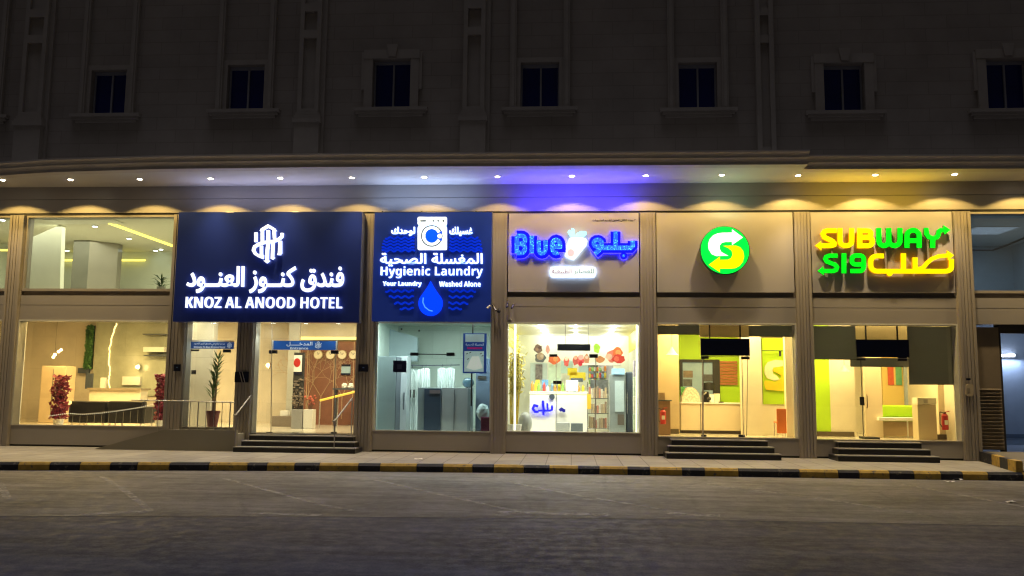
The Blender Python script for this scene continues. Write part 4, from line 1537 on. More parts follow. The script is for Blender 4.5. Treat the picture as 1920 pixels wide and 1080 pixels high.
# golden bamboo
t = thing('bamboo_plant', 'tall golden bamboo stalks inside the left edge of the juice window', 'plant', (at(965, 800, .7)[0], .7, FL))
mb, lf = MB(), MB()
for k in range(12):
    px = 956 + random.uniform(0, 13)
    a = at(px, 805, .7)
    top = at(px + random.uniform(0, 20) - 3, 640 + random.uniform(0, 60), .7)
    mid = ((a[0] + top[0]) / 2 + random.uniform(-.06, .06), .7 + random.uniform(-.1, .1), (FL + top[1]) / 2)
    mb.path([(a[0], .7, FL), mid, (top[0], .7, top[1])], random.uniform(.012, .022), 6)
    for q in range(26):
        z = random.uniform(1.6, top[1] + .1)
        u = (z - FL) / (top[1] - FL)
        X = a[0] + (top[0] - a[0]) * u + random.uniform(-.1, .1)
        d = Vector((random.uniform(-1, 1), random.uniform(-.4, .4), random.uniform(-.8, .5))).normalized() * .11
        s_ = d.orthogonal().normalized() * .02
        p = Vector((X, .7 + random.uniform(-.1, .1), z))
        lf.add([p - d, p + s_, p + d, p - s_], [(0, 1, 2, 3)])
mb.build('stalks', mat('golden_stalk', (.52, .40, .05), .45, .3, 9), t)
lf.build('foliage', mat('golden_leaf', (.42, .36, .06), .6, .4, 9), t)
MB().lathe(at(965, 800, .7)[0], .7, [(.16, FL), (.2, FL + .3)], 18).build('pot', M_WHITE, t)
a, b = at(966, 608, .45), at(965, 806, .45)
tag(MB().tube((a[0], .45, 3.55), (b[0], .45, .6), .03).build('window_light_tube', glow('cream_tube', (1, .97, .75), 1.6)), 'bright upright light tube inside the left edge of the juice window', 'light tube')
a, b = at(1194, 608, .45), at(1193, 806, .45)
tag(MB().tube((a[0], .45, 3.55), (b[0], .45, .6), .022).build('window_light_tube', glow('cream_tube', (1, .97, .75), 1.6)), 'bright upright light tube inside the right edge of the juice window', 'light tube')
# yellow wall wedges
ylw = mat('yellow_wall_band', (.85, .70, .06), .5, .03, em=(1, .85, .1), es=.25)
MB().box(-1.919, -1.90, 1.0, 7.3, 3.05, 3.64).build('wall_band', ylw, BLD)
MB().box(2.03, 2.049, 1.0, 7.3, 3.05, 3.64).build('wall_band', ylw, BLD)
# ceiling spot rows
sp = glow('soft_spot', (1, 1, .85), 4)
for r_, (a, b, n, lb) in enumerate((((1012, 613), (1028, 632), 5, 'left'), ((1079, 613), (1080, 636), 4, 'middle'), ((1152, 613), (1136, 645), 6, 'right'))):
    for k in range(n):
        u = k / (n - 1)
        px, py = a[0] + (b[0] - a[0]) * u, a[1] + (b[1] - a[1]) * u
        X, Y = gnd(px, py, 3.64)
        Y = max(.7, min(Y, 7))
        X = max(-1.8, min(1.95, X))
        t = thing('ceiling_spot', 'small round spot in the %s row of the juice shop ceiling' % lb, 'ceiling spot', (X, Y, 3.64), '%s row of ceiling spots in the juice shop' % lb)
        MB().lathe(X, Y, [(.05, 3.62), (.06, 3.659)], 10).build('lamp', sp, t)
        point('lamp_light', t, X, Y, 3.57, 10, (1, .98, .82), .03)
# hanging fan coil / sign
t = thing('hanging_board', 'dark rectangular board hanging inside the juice shop door', 'board', (at(1076, 650, .5)[0], .5, at(1076, 657, .5)[1]))
x0, x1, z0, z1 = R(1045, 645, 1107, 657.5, .5)
MB().box(x0, x1, .5, .58, z0, z1).build('board', mat('slate_board', (.05, .055, .085), .4), t, bevel=.005)
for px in (1060, 1103):
    a = at(px, 650, .54)
    MB().tube((a[0], .54, z1), (a[0], .54, 3.65), .006, n=5).build('hanger', M_DARK, t)
# back wall pictures (fruit and cups); each a printed cut-out board
YB = 5.2


def board(px, py, rx, rz, col_, nm, lab, inner=None, Y=YB, em=.04):
    a = at(px, py, Y)
    s_ = (Y + CD) / F
    t = thing(nm, lab, 'wall picture', (a[0], Y, a[1] - rz * s_))
    rd = random.Random(int(px))
    MB().prism_xz([(a[0] + rx * s_ * (1 + .10 * sin(5 * q + px) + rd.uniform(-.05, .05)) * cos(q), a[1] + rz * s_ * (1 + .10 * sin(4 * q + py) + rd.uniform(-.05, .05)) * sin(q)) for q in [2 * PI * i / 26 for i in range(26)]], Y, Y + .03).build('board', mat('print_%d_%d' % (px, py), col_, .5, .18, 9, em=col_, es=em), t)
    for k, (dx, dy, r, c) in enumerate(inner or []):
        MB().disc_xz(a[0] + dx * s_, a[1] - dy * s_, r * s_, Y - .006 - .003 * k, Y - .003 - .003 * k, 18).build('print', mat('print_%d_%d_%d' % (px, py, k), c, .5, .2, 9, em=c, es=em), t)
    return t


shelfY = 5.3
board(1009, 654, 8, 8, (.20, .13, .12), 'round_plate_picture', 'round brown plate picture highest on the juice shop wall', [(-2, 1, 3, (.35, .2, .15)), (3, -2, 3, (.12, .06, .06))])
board(1013, 671, 10, 9, (.13, .14, .16), 'bowl_picture', 'dark bowl picture under the round brown plate', [(0, -3, 7, (.42, .30, .22)), (3, -3, 3, (.55, .45, .35))])
board(1039, 674, 11, 9, (.80, .16, .05), 'fruit_picture', 'orange round fruit picture left of the dark hanging board', [(3, -1, 5, (.9, .35, .12))])
board(1027, 655, 4, 8, (.75, .35, .32), 'drink_picture', 'slim pink drink picture beside the round brown plate')
board(1062, 678, 5, 9, (.75, .12, .10), 'cup_picture', 'first red cup picture under the dark hanging board', [(0, -5, 3.5, (.9, .75, .65))])
board(1079, 676, 5, 9, (.60, .10, .08), 'cup_picture', 'second red cup picture under the dark hanging board', [(0, -5, 3.5, (.8, .4, .3))])
board(1089, 676, 6, 11, (.80, .10, .12), 'cup_picture', 'large pink and red cup picture under the dark hanging board', [(0, -6, 5, (.85, .45, .45)), (0, 5, 4, (.6, .02, .04))])
board(1100, 674, 5, 10, (.62, .25, .15), 'cup_picture', 'brown cup picture at the right end of the dark hanging board', [(0, -4, 3, (.85, .55, .45))])
board(1119, 653, 6, 9, (.45, .80, .08), 'lime_picture', 'bright lime green picture right of the dark hanging board')
board(1125, 674, 9, 6, (.60, .24, .10), 'bread_picture', 'flat orange brown picture below the lime one')
board(1147, 668, 11, 11, (.85, .25, .20), 'fruit_picture', 'pale red fruit half of the big fruit cluster picture', [(-5, 1, 6, (.9, .55, .45))])
board(1158, 661, 9, 10, (.85, .20, .07), 'fruit_picture', 'orange top fruit of the big fruit cluster picture', [(1, 0, 5, (.9, .4, .15))], Y=YB - .06)
board(1160, 673, 12, 8, (.70, .05, .04), 'fruit_picture', 'deep red lowest fruit of the big fruit cluster picture', [(-4, 0, 5, (.85, .15, .1))], Y=YB - .1)
for (q, c, lab) in (((994, 680, 1026, 730), (.55, .66, .62), 'pale board with a printed photo left of the cash desk'), ((1028, 682, 1052, 722), (.62, .78, .60), 'pale green panel on the back wall of the juice shop'),
                    ((1052, 676, 1075, 700), (.50, .74, .68), 'pale turquoise panel under the red cup pictures'), ((1064, 690, 1082, 704), (.85, .70, .03), 'yellow sign panel on the juice shop back wall'),
                    ((1068, 698, 1098, 713), (.88, .72, .05), 'long yellow panel behind the cash desk'), ((1085, 684, 1104, 700), (.45, .66, .70), 'pale blue panel right of the yellow sign')):
    slab('wall_panel_print', lab, 'wall panel', q, 5.6 - (.1 if c[2] < .1 else 0), .03, mat('pp_%d' % int(q[0]), c, .5, .12, 6, em=c, es=.15))
slab('photo_print', 'grey photo print beside the bamboo in the juice shop', 'photo', (1004, 683, 1017, 712), 5.5, .03, mat('photo_print', (.22, .20, .20), .5, .7, 14))
slab('blue_picture', 'blue square picture left of the cash desk', 'picture', (1016, 712, 1028, 728), 3.2, .03, mat('pblue', (.15, .35, .65), .5, .3, 10))
slab('yellow_picture', 'yellow upright card left of the blue square picture', 'card', (1004, 712, 1012, 728), 3.2, .03, mat('pyel', (.75, .55, .08), .5, .3, 10))
slab('counter_display', 'small dark screen on the juice counter', 'screen', (1037, 714, 1053, 720), 2.6, .05, M_DARK)
slab('cash_register', 'white cash register box on the juice counter', 'cash register', (1061, 713, 1084, 733), 2.5, .3, M_WHITE)
slab('cash_screen', 'dark monitor leaning behind the white cash register', 'monitor', (1070, 709, 1093, 716), 2.85, .05, M_DGREY)
JC = [(.75, .25, .05), (.70, .55, .05), (.25, .45, .10), (.60, .08, .08), (.75, .72, .62), (.20, .35, .5)]
JN = ['orange', 'yellow', 'green', 'red', 'cream', 'blue']
for k in range(14):
    px = 997 + k * 7.4 + random.uniform(-1.5, 1.5)
    a = at(px, 734, 2.7)
    h = random.uniform(.14, .30)
    b_ = MB().lathe(a[0], 2.6 + .25 * (k % 2), [(.04, CT), (.045, CT + .02), (.045, CT + h * .7), (.018, CT + h * .85), (.018, CT + h)], 10).build('juice_bottle', mat('juice_%d' % (k % 6), JC[k % 6], .3, .1, em=JC[k % 6], es=.1))
    tag(b_, '%s bottle, %s from the left on the white juice counter' % (JN[k % 6], ['first', 'second', 'third', 'fourth', 'fifth', 'sixth', 'seventh', 'eighth', 'ninth', 'tenth', 'eleventh', 'twelfth', 'thirteenth', 'fourteenth'][k]), 'bottle', 'bottles on the juice counter')
for r_ in range(3):
    for k in range(7):
        a = at(1106 + k * 4.8, 690 + r_ * 12, 3.7)
        h = random.uniform(.10, .16)
        c_ = JC[(k * 2 + r_) % 6]
        tag(MB().lathe(a[0], 3.7, [(.035, a[1] - .1), (.035, a[1] - .1 + h), (.02, a[1] - .09 + h)], 8).build('jar', mat('jar_%d' % ((k * 2 + r_) % 6), tuple(x * .7 for x in c_), .4, .2)),
            '%s jar on the %s back shelf beside the silver fridge' % (JN[(k * 2 + r_) % 6], ['highest', 'middle', 'lowest'][r_]), 'jar', 'small jars on the back shelves')
# cluttered shelf stand with bags
x0, x1, z0, z1 = R(1101, 735, 1141, 808, 2.9)
t = thing('display_rack', 'display rack packed with beige snack bags beside the juice counter', 'rack', ((x0 + x1) / 2, 2.9, FL))
for z in (FL + .1, FL + .55, FL + 1.0): MB().box(x0, x1, 2.9, 3.3, z, z + .02).build('shelf', M_STEEL, t)
for a in (x0, x1 - .03): MB().box(a, a + .03, 2.9, 3.3, FL, z1 + .3).build('side_post', M_STEEL, t)
cl = [(.45, .36, .24), (.55, .42, .25), (.28, .20, .14), (.50, .22, .15), (.62, .58, .45)]
for k in range(27):
    r_, c_ = divmod(k, 9)
    X = x0 + .05 + c_ * (x1 - x0 - .1) / 9
    z = FL + .125 + r_ * .45
    h = random.uniform(.2, .36)
    tag(MB().box(X, X + .055, 2.88, 3.05, z, z + h).build('snack_bag', mat('bag_%d' % (k % 5), cl[k % 5], .5, .3, 9), bevel=.01),
        ['beige', 'golden', 'dark brown', 'reddish', 'cream'][k % 5] + ' snack bag on the ' + ['bottom', 'middle', 'top'][r_] + ' shelf of the display rack', 'snack bag', 'snack bags on the display rack')
slab('yellow_bin', 'narrow yellow box between the juice counter and the rack', 'box', (1101, 739, 1108, 767), 2.1, .2, mat('amber_box', (.65, .42, .03), .5, .1))
slab('coffee_machine', 'dark appliance on the shelf behind the snack rack', 'appliance', (1107, 712, 1141, 738), 3.4, .4, mat('appl', (.13, .14, .14), .4, .4, 9))
slab('grey_cupboard', 'grey upright cupboard behind the dark appliance', 'cupboard', (1103, 683, 1122, 712), 3.9, .4, mat('cup_grey', (.26, .29, .31), .4), group=None)
slab('grey_cupboard', 'mauve grey cupboard above the silver fridge', 'cupboard', (1124, 685, 1150, 712), 3.8, .4, mat('cup_mauve', (.36, .34, .38), .4))
slab('wall_shelf_board', 'long pale shelf board under the big fruit cluster picture', 'shelf', (1092, 681, 1165, 685), 3.8, .4, M_WHITE)
x0, x1, z0, z1 = R(1143, 702, 1173, 812, 1.6)
t = thing('fridge', 'silver upright drinks fridge with blue header in the juice shop', 'fridge', ((x0 + x1) / 2, 1.6, FL))
MB().box(x0, x1, 1.6, 2.2, FL, z1).build('body', mat('silver_body', (.30, .35, .36), .3, .05, metal=.3), t, bevel=.01)
a = R(1153, 714, 1170, 772, 1.59)
MB().box(a[0], a[1], 1.575, 1.599, a[2], a[3]).build('door_glass', mat('fridge_glass', (.42, .52, .54), .15, .1, em=(.5, .62, .65), es=.12), t)
a = R(1148, 694, 1171, 706, 1.57)
MB().box(a[0], a[1], 1.55, 2.1, z1 + .001, z1 + .17).build('header', mat('blue_header', (.25, .45, .62), .4, .3, 9, em=(.3, .55, .75), es=.3), t)
a = R(1158, 777, 1170, 797, 1.59)
MB().box(a[0], a[1], 1.58, 1.599, a[2], a[3]).build('vent', mat('vent_brown', (.12, .10, .08), .5), t)
x0, x1, z0, z1 = R(1174, 697, 1187, 812, 1.9)
t = thing('fridge', 'dark narrow fridge right of the silver one', 'fridge', ((x0 + x1) / 2, 1.9, FL))
MB().box(x0, x1, 1.9, 2.5, FL, z1).build('body', M_DGREY, t, bevel=.04)
MB().box(x0 + .02, x0 + .04, 1.87, 1.899, FL + .6, FL + 1.2).build('handle', M_STEEL, t)
for k, (y0_, y1_, lab, c) in enumerate(((676, 706, 'mauve box highest on the right juice shop shelf', (.40, .36, .42)), (708, 742, 'pale green box in the middle of the right juice shop shelf', (.55, .62, .48)), (744, 775, 'cream box on the right juice shop shelf', (.66, .66, .5)), (777, 806, 'pale jar box lowest on the right juice shop shelf', (.5, .58, .42)))):
    slab('shelf_box', lab, 'box', (1188, y0_, 1194, y1_), .9, .3, mat('sb%d' % k, c, .5, .2, 8))

# ------------------------------------------------------------------ sandwich shop, counter bay
def wall(q, Y, dep, m_, nm='partition_wall', floor=True, top=None):
    x0, x1, z0, z1 = R(*q, Y)
    return MB().box(x0, x1, Y, Y + dep, FL if floor else z0, top or z1).build(nm, m_, BLD)


wall((1225, 600, 1273, 800), 2.6, .2, mat('beige_wall_paint', (.56, .44, .27), .6, .05), top=3.84)
wall((1393, 600, 1428, 800), 2.2, .5, M_CREAM, 'column', top=3.84)
wall((1473, 600, 1500, 800), 1.6, .2, M_CREAM, top=3.84)
MB().box(*R(1273, 600, 1393, 700, 4.6)[:2], 4.6, 5.19, FL, 3.84).build('lime_wall', M_LIME, BLD)
x0, x1, z0, z1 = R(1275, 674, 1350, 760, 4.5)
t = thing('serving_hatch', 'black framed kitchen hatch in the lime wall', 'hatch', ((x0 + x1) / 2, 4.5, z0))
mb = MB()
w_ = .09
mb.box(x0, x1, 4.5, 4.59, z1 - w_, z1)
mb.box(x0, x0 + w_, 4.5, 4.59, z0, z1 - w_)
mb.box(x1 - .22, x1, 4.5, 4.59, z0, z1 - w_)
mb.build('frame', M_DARK, t)
MB().box(x0 + w_, x1 - .22, 4.56, 4.59, z0, z1 - w_).build('opening', mat('kitchen_blue', (.26, .36, .38), .4, .1, em=(.25, .36, .38), es=.25), t)
for q, c in (((1281, 695, 1299, 708), (.22, .17, .12)), ((1281, 711, 1298, 724), (.12, .13, .13)), ((1319, 702, 1337, 715), (.10, .10, .11))):
    a = R(*q, 4.55)
    MB().box(a[0], a[1], 4.54, 4.559, a[2], a[3]).build('kitchen_shelf', mat('ks%d%d' % (q[0], q[1]), c, .5, .3, 8), t)
x0, x1, z0, z1 = R(1350, 676, 1383, 722, 4.5)
t = thing('menu_board', 'orange brown slatted wooden board on the lime wall', 'menu board', ((x0 + x1) / 2, 4.5, z0))
for k in range(9):
    h = (z1 - z0) / 9
    MB().box(x0, x1, 4.54 - .01 * (k % 2), 4.59, z0 + k * h, z0 + (k + 1) * h - .015).build('slat', mat('slat_wood', (.42, .17, .05), .5, .35, 6, stretch=(1, 1, 8)), t)
x0, x1, z0, z1 = R(1277, 757, 1397, 812, 2.9)
t = thing('counter', 'cream ordering counter of the sandwich shop', 'counter', ((x0 + x1) / 2, 2.9, FL))
MB().box(x0, x1, 2.9, 3.7, FL + .1, z1).build('front', mat('counter_cream', (.66, .56, .40), .45, .04), t)
MB().box(x0 + .02, x1, 2.95, 3.6, FL, FL + .1).build('toe_kick', mat('toe_brown', (.07, .05, .03), .5), t)
MB().box(x0 - .02, x1 + .02, 2.87, 3.72, z1, z1 + .03).build('top', M_WHITE, t)
a = at(1314, 780, 2.89)
MB().box(a[0] - .012, a[0] + .005, 2.89, 2.899, FL + .1, z1).build('front_gap', M_DGREY, t)
ctop = z1 + .03
a = at(1294, 745, 3.2)
mb = MB()
for i in range(9):
    t0, t1 = PI * i / 9, PI * (i + 1) / 9
    mb.quad((a[0] - .28 * cos(t0), 3.0, ctop + .46 * sin(t0)), (a[0] - .28 * cos(t1), 3.0, ctop + .46 * sin(t1)), (a[0] - .28 * cos(t1), 3.5, ctop + .46 * sin(t1)), (a[0] - .28 * cos(t0), 3.5, ctop + .46 * sin(t0)))
mb.add([(a[0] - .28 * cos(PI * i / 9), 3.0, ctop + .46 * sin(PI * i / 9)) for i in range(10)], [tuple(range(10))])
tag(mb.build('domed_cover', mat('patterned_cover', (.62, .55, .42), .4, .45, 16)), 'pale domed glass cover at the left of the sandwich counter', 'cover')
slab('green_box', 'small green and cream box left of the domed cover', 'box', (1277, 725, 1284, 740), 3.3, .1, mat('green_print', (.10, .35, .10), .5, .4, 9))
X, Z = at(1327, 750, 3.1)
t = thing('coffee_maker', 'black and white drinks machine on the sandwich counter', 'drinks machine', (X, 3.1, ctop))
MB().box(X - .14, X + .04, 3.1, 3.4, ctop, ctop + .34).build('body', M_BLACKU, t, bevel=.02)
MB().box(X + .05, X + .20, 3.08, 3.3, ctop, ctop + .24).build('cup_stack', M_WHITE, t, bevel=.02)
MB().path([(X - .05, 3.05, ctop + .30), (X - .16, 3.03, ctop + .22), (X - .18, 3.03, ctop)], .025).build('spout', M_STEEL, t)
MB().ball((X + .03, 3.0, ctop + .12), .06).build('jug', M_DARK, t, smooth=True)
slab('till_box', 'cream till box right of the drinks machine', 'till', (1340, 738, 1350, 756), 3.1, .2, M_CREAM)
slab('card_reader', 'small dark card reader on the sandwich counter', 'card reader', (1348, 753, 1357, 757), 3.0, .1, M_DARK)
a = R(1319, 718, 1339, 732, 4.0)
X, Z = (a[0] + a[1]) / 2, a[3]
tag(MB().lathe(X, 4.0, [(.20, a[2]), (.17, Z), (.03, Z + .03)], 18).build('black_lamp_hood', M_BLACKU), 'black rounded hood behind the drinks machine', 'hood')
X, Z = at(1260, 659, 2.0)
t = thing('pendant_lamp', 'cream cone lamp hanging before the beige wall', 'pendant lamp', (X, 2.0, Z))
MB().lathe(X, 2.0, [(.20, Z - .11), (.12, Z - .04), (.03, Z + .10), (.012, Z + .14)], 24).build('shade', mat('cone_shade', (.75, .62, .38), .5, em=(1, .75, .35), es=.35), t)
MB().tube((X, 2.0, Z + .14), (X, 2.0, 3.85), .006, n=5).build('cord', M_DARK, t)
x0, x1, z0, z1 = R(1233, 752, 1257, 800, 1.7)
t = thing('cabinet', 'low brown cabinet behind the left extinguisher', 'cabinet', ((x0 + x1) / 2, 1.7, FL))
MB().box(x0, x1, 1.7, 2.2, FL, z1).build('body', mat('brown_cab', (.27, .17, .10), .5), t)
MB().box(x0, x1 + .04, 1.66, 2.2, z1, z1 + .03).build('top', M_DGREY, t)
slab('box_on_cabinet', 'small brown box on the low brown cabinet', 'box', (1235, 736, 1247, 751), 1.8, .2, mat('brown_box2', (.35, .24, .14), .6))


def extinguisher(px, py0, py1, Y, label, bracket=True):
    X, Z1 = at(px, py0, Y)
    _, Z0 = at(px, py1, Y)
    h = Z1 - Z0
    t = thing('fire_extinguisher', label, 'fire extinguisher', (X, Y, Z0), 'fire extinguishers')
    r = .085
    MB().lathe(X, Y, [(r * .9, Z0), (r, Z0 + .02), (r, Z1 - .20 * h), (r * .6, Z1 - .10 * h), (.03, Z1 - .07 * h)], 20).build('cylinder', M_RED, t)
    MB().box(X - .03, X + .03, Y - .03, Y + .03, Z1 - .07 * h, Z1).build('valve', M_DARK, t)
    MB().path([(X - .02, Y - .03, Z1 - .02), (X - .14, Y - .04, Z1 + .01), (X - .15, Y - .04, Z0 + .35 * h), (X - .10, Y - .05, Z0 + .15 * h)], .012).build('hose', M_BLACKU, t)
    MB().path([(X, Y - .02, Z1), (X + .12, Y - .02, Z1 + .03)], .012).build('lever', M_RED, t)
    MB().box(X - .045, X + .045, Y - r - .004, Y - r - .001, Z0 + .3 * h, Z0 + .55 * h).build('label', M_WHITE, t)


extinguisher(1243, 766, 795, 1.5, 'red fire extinguisher at the left of the sandwich counter bay')
extinguisher(1771, 773, 806, .9, 'red fire extinguisher on the wall right of the beige waste cabinet')
# right lime picture wall
x0, x1, z0, z1 = R(1430, 634, 1473, 758, 2.4)
t = thing('wall_mural', 'lime mural with a white and yellow curved arrow mark', 'mural', ((x0 + x1) / 2, 2.4, z0))
MB().box(x0, x1, 2.4, 2.5, z0, z1).build('board', M_LIME, t)
P_ = zm(1210, 590, 3.483, 2.38)
cl1 = P_([(900, 300), (850, 295), (800, 310), (780, 340), (778, 380), (795, 415), (840, 430), (880, 425), (860, 400), (835, 385), (830, 360), (850, 345), (900, 335)])
MB().prism_xz(cl1, 2.38, 2.399).build('white_curve', mat('mural_white', (.75, .72, .50), .5), t)
cl2 = P_([(835, 345), (900, 340), (908, 350), (908, 500), (850, 495), (790, 490), (778, 460), (778, 430), (850, 440), (880, 425), (890, 400), (870, 385), (835, 370)])
MB().prism_xz(cl2, 2.36, 2.379).build('yellow_curve', mat('mural_yellow', (.80, .55, .02), .5), t)
MB().box(x0, x1, 2.41, 2.5, FL, z0 - .001).build('lower_wall', M_CREAM, BLD) if False else None
wall((1428, 758, 1473, 812), 2.42, .1, M_CREAM)
MB().box(*R(1429, 657, 1468, 658.5, 2.3)[:2], 2.28, 2.3, *R(1429, 657, 1468, 658.5, 2.3)[2:]).build('rail_line', M_DARK, t)
tag(MB().tube((at(1463, 662, 2.3)[0], 2.33, at(1463, 668, 2.3)[1]), (at(1463, 662, 2.3)[0], 2.33, at(1463, 657, 2.3)[1]), .035).build('spot_lamp', M_DARK), 'small dark spot lamp hanging before the lime mural', 'spot lamp')
X0, X1, z0, z1 = R(1455, 766, 1472, 812, 1.3)
t = thing('chair', 'orange moulded chair below the lime mural', 'chair', ((X0 + X1) / 2, 1.3, FL))
om = mat('orange_plastic', (.75, .20, .04), .35, .05)
MB().box(X0, X1 + .02, 1.2, 1.24, FL + .12, z1).build('backrest', om, t, bevel=.03)
MB().box(X0, X1 + .02, 1.25, 1.62, FL + .40, FL + .44).build('seat', om, t, bevel=.015)
for a in (X0 + .02, X1):
    for b in (1.28, 1.6): MB().tube((a, b, FL), (a, b, FL + .40), .013).build('leg', M_STEEL, t)


def blind(q, lab, Y=.34):
    x0, x1, z0, z1 = R(*q, Y)
    t = thing('roller_blind', lab, 'roller blind', ((x0 + x1) / 2, Y, z0), 'grey roller blinds of the sandwich shop')
    MB().box(x0, x1, Y + .01, Y + .018, z0, 3.53).build('fabric', M_BLIND, t)
    MB().box(x0, x1, Y + .004, Y + .024, z0 - .02, z0 - .001).build('bottom_bar', mat('blind_bar', (.12, .11, .10), .5), t)


blind((1231, 610, 1312, 626), 'short grey blind at the left of the ordering counter bay')
blind((1404, 610, 1489, 630), 'short grey blind at the right of the ordering counter bay')
blind((1522, 612, 1605, 673), 'half lowered grey blind left of the second navy board')
blind((1703, 612, 1799, 720), 'long lowered grey blind right of the second navy board')
for q, px, lab in (((1313, 635, 1405, 667), (1330, 1387), 'plain navy board hung inside the ordering counter bay'), ((1605, 637, 1703, 670), (1622, 1681), 'plain navy board hung inside the bench bay')):
    x0, x1, z0, z1 = R(*q, .30)
    t = thing('hanging_board', lab, 'board', ((x0 + x1) / 2, .3, z0), 'navy boards over the sandwich shop doors')
    MB().box(x0, x1, .24, .29, z0, z1).build('board', mat('night_navy', (.006, .010, .045), .35, .1), t)
    for p in px:
        a = at(p, 620, .3)
        MB().box(a[0] - .018, a[0] + .018, .24, .28, z1, 3.53).build('hanger', M_DARK, t)
    MB().box(x0, x1, .26, .28, z0 - .035, z0 - .02).build('bottom_line', M_TRIM, t)
MB().box(*R(1595, 671, 1703, 688, .5)[:2], .5, .55, *R(1595, 671, 1703, 688, .5)[2:]).build('transom', M_BLIND, BLD)
wall((1312, 600, 1404, 632), .9, .1, mat('bulkhead_cream', (.60, .50, .32), .6, .04), 'bulkhead', floor=False, top=3.84)
wall((1595, 600, 1703, 640), .9, .1, mat('bulkhead_cream', (.60, .50, .32), .6, .04), 'bulkhead', floor=False, top=3.84)
# bench bay
wall((1515, 600, 1555, 800), 2.3, .1, M_LIME, 'lime_wall', top=3.84)
wall((1555, 600, 1602, 800), 2.3, .12, M_CREAM, top=3.84)
wall((1620, 600, 1652, 800), 2.0, .1, mat('pink_cream_wall', (.70, .58, .42), .6, .03), top=3.84)
wall((1757, 600, 1810, 800), 1.5, .1, mat('pink_cream_wall', (.70, .58, .42), .6, .03), top=3.84)
MB().box(*R(1652, 600, 1757, 700, 4.4)[:2], 4.4, 4.5, FL, 3.84).build('yellow_wall', mat('yellow_wall', (.80, .60, .20), .6, .03), BLD)
for q, c, lab in (((1665, 688, 1676, 722), (.65, .12, .05), 'red poster strip on the yellow wall'), ((1680, 688, 1691, 722), (.16, .42, .22), 'green poster strip on the yellow wall'), ((1695, 688, 1704, 721), (.80, .35, .02), 'orange poster strip on the yellow wall')):
    slab('poster_strip', lab, 'poster', q, 4.36, .03, mat('ps%d' % q[0], c, .5, .15, 8), group='poster strips on the yellow wall')
x0, x1, z0, z1 = R(1650, 760, 1722, 812, 2.7)
t = thing('bench', 'lime topped bench with pale base inside the sandwich shop', 'bench', ((x0 + x1) / 2, 2.7, FL))
MB().box(x0, x1, 2.9, 3.1, FL + .55, z1).build('backrest', M_LIME, t, bevel=.04)
MB().box(x0, x1, 2.5, 2.9, FL + .45, FL + .56).build('seat', mat('lime_dark', (.28, .50, .03), .5, .1), t, bevel=.03)
MB().box(x0, x1, 2.6, 2.95, FL + .02, FL + .45).build('base', mat('base_tan', (.38, .27, .15), .6), t)
x0, x1, z0, z1 = R(1646, 783, 1722, 789, 1.9)
t = thing('table', 'pale low table in front of the lime bench', 'table', ((x0 + x1) / 2, 1.9, FL))
MB().box(x0, x1, 1.8, 2.3, z0, z1).build('table_top', M_WHITE, t, bevel=.005)
for a in (x0 + .1, x1 - .25): MB().tube((a, 2.05, FL), (a, 2.05, z0), .02).build('leg', M_WHITE, t)
x0, x1, z0, z1 = R(1721, 746, 1756, 812, 1.1)
t = thing('waste_cabinet', 'beige waste cabinet beside the right extinguisher', 'waste cabinet', ((x0 + x1) / 2, 1.1, FL))
MB().box(x0, x1, 1.1, 1.49, FL, z1 - .18).build('body', mat('beige_lam', (.58, .48, .32), .5, .04), t, bevel=.008)
MB().box(x0, x1 + .01, 1.08, 1.49, z1 - .175, z1).build('top', M_CREAM, t, bevel=.008)
MB().box((x0 + x1) / 2 - .09, (x0 + x1) / 2 + .02, 1.07, 1.079, z1 - .14, z1 - .04).build('flap', mat('flap_grey', (.4, .36, .3), .4), t)
slab('door_pull', 'dark lock block on the door of the bench bay', 'door lock', (1613, 744, 1621, 760), .27, .05, M_DARK)
x0, x1, z0, z1 = R(1625, 740, 1631, 765, .27)
t = thing('door_pull', 'steel pull handle on the glass door of the bench bay', 'door handle', ((x0 + x1) / 2, .24, z0))
MB().path([(x0, .26, z0), (x0, .22, z0 + .04), (x0, .22, z1 - .04), (x0, .26, z1)], .014).build('bar', mat('brass_dark', (.25, .17, .08), .3, metal=.7), t)
a = at(1583, 692, 1.9)
t = thing('pendant_lamp', 'cream cone lamp before the cream wall of the bench bay', 'pendant lamp', (a[0], 1.9, a[1]))
MB().lathe(a[0], 1.9, [(.17, a[1] - .08), (.10, a[1]), (.02, a[1] + .10)], 20).build('shade', mat('dull_shade', (.5, .42, .28), .5), t)
MB().tube((a[0], 1.9, a[1] + .1), (a[0], 1.9, 3.85), .006, n=5).build('cord', M_DARK, t)
slab('door_mat', 'dark mat on the floor inside the bench bay', 'mat', (1622, 818, 1650, 822), 1.0, .5, M_DARK)
bpy.context.scene.objects['door_mat'].location.z = FL

# dark skirting in both bays
for q, Y in (((1233, 808, 1273, 812), 2.55), ((1515, 808, 1602, 812), 2.25), ((1757, 808, 1810, 812), 1.45)):
    x0, x1, z0, z1 = R(*q, Y)
    MB().box(x0, x1, Y, Y + .04, FL, FL + .14).build('skirting', mat('skirt_brown', (.10, .075, .04), .5), BLD)
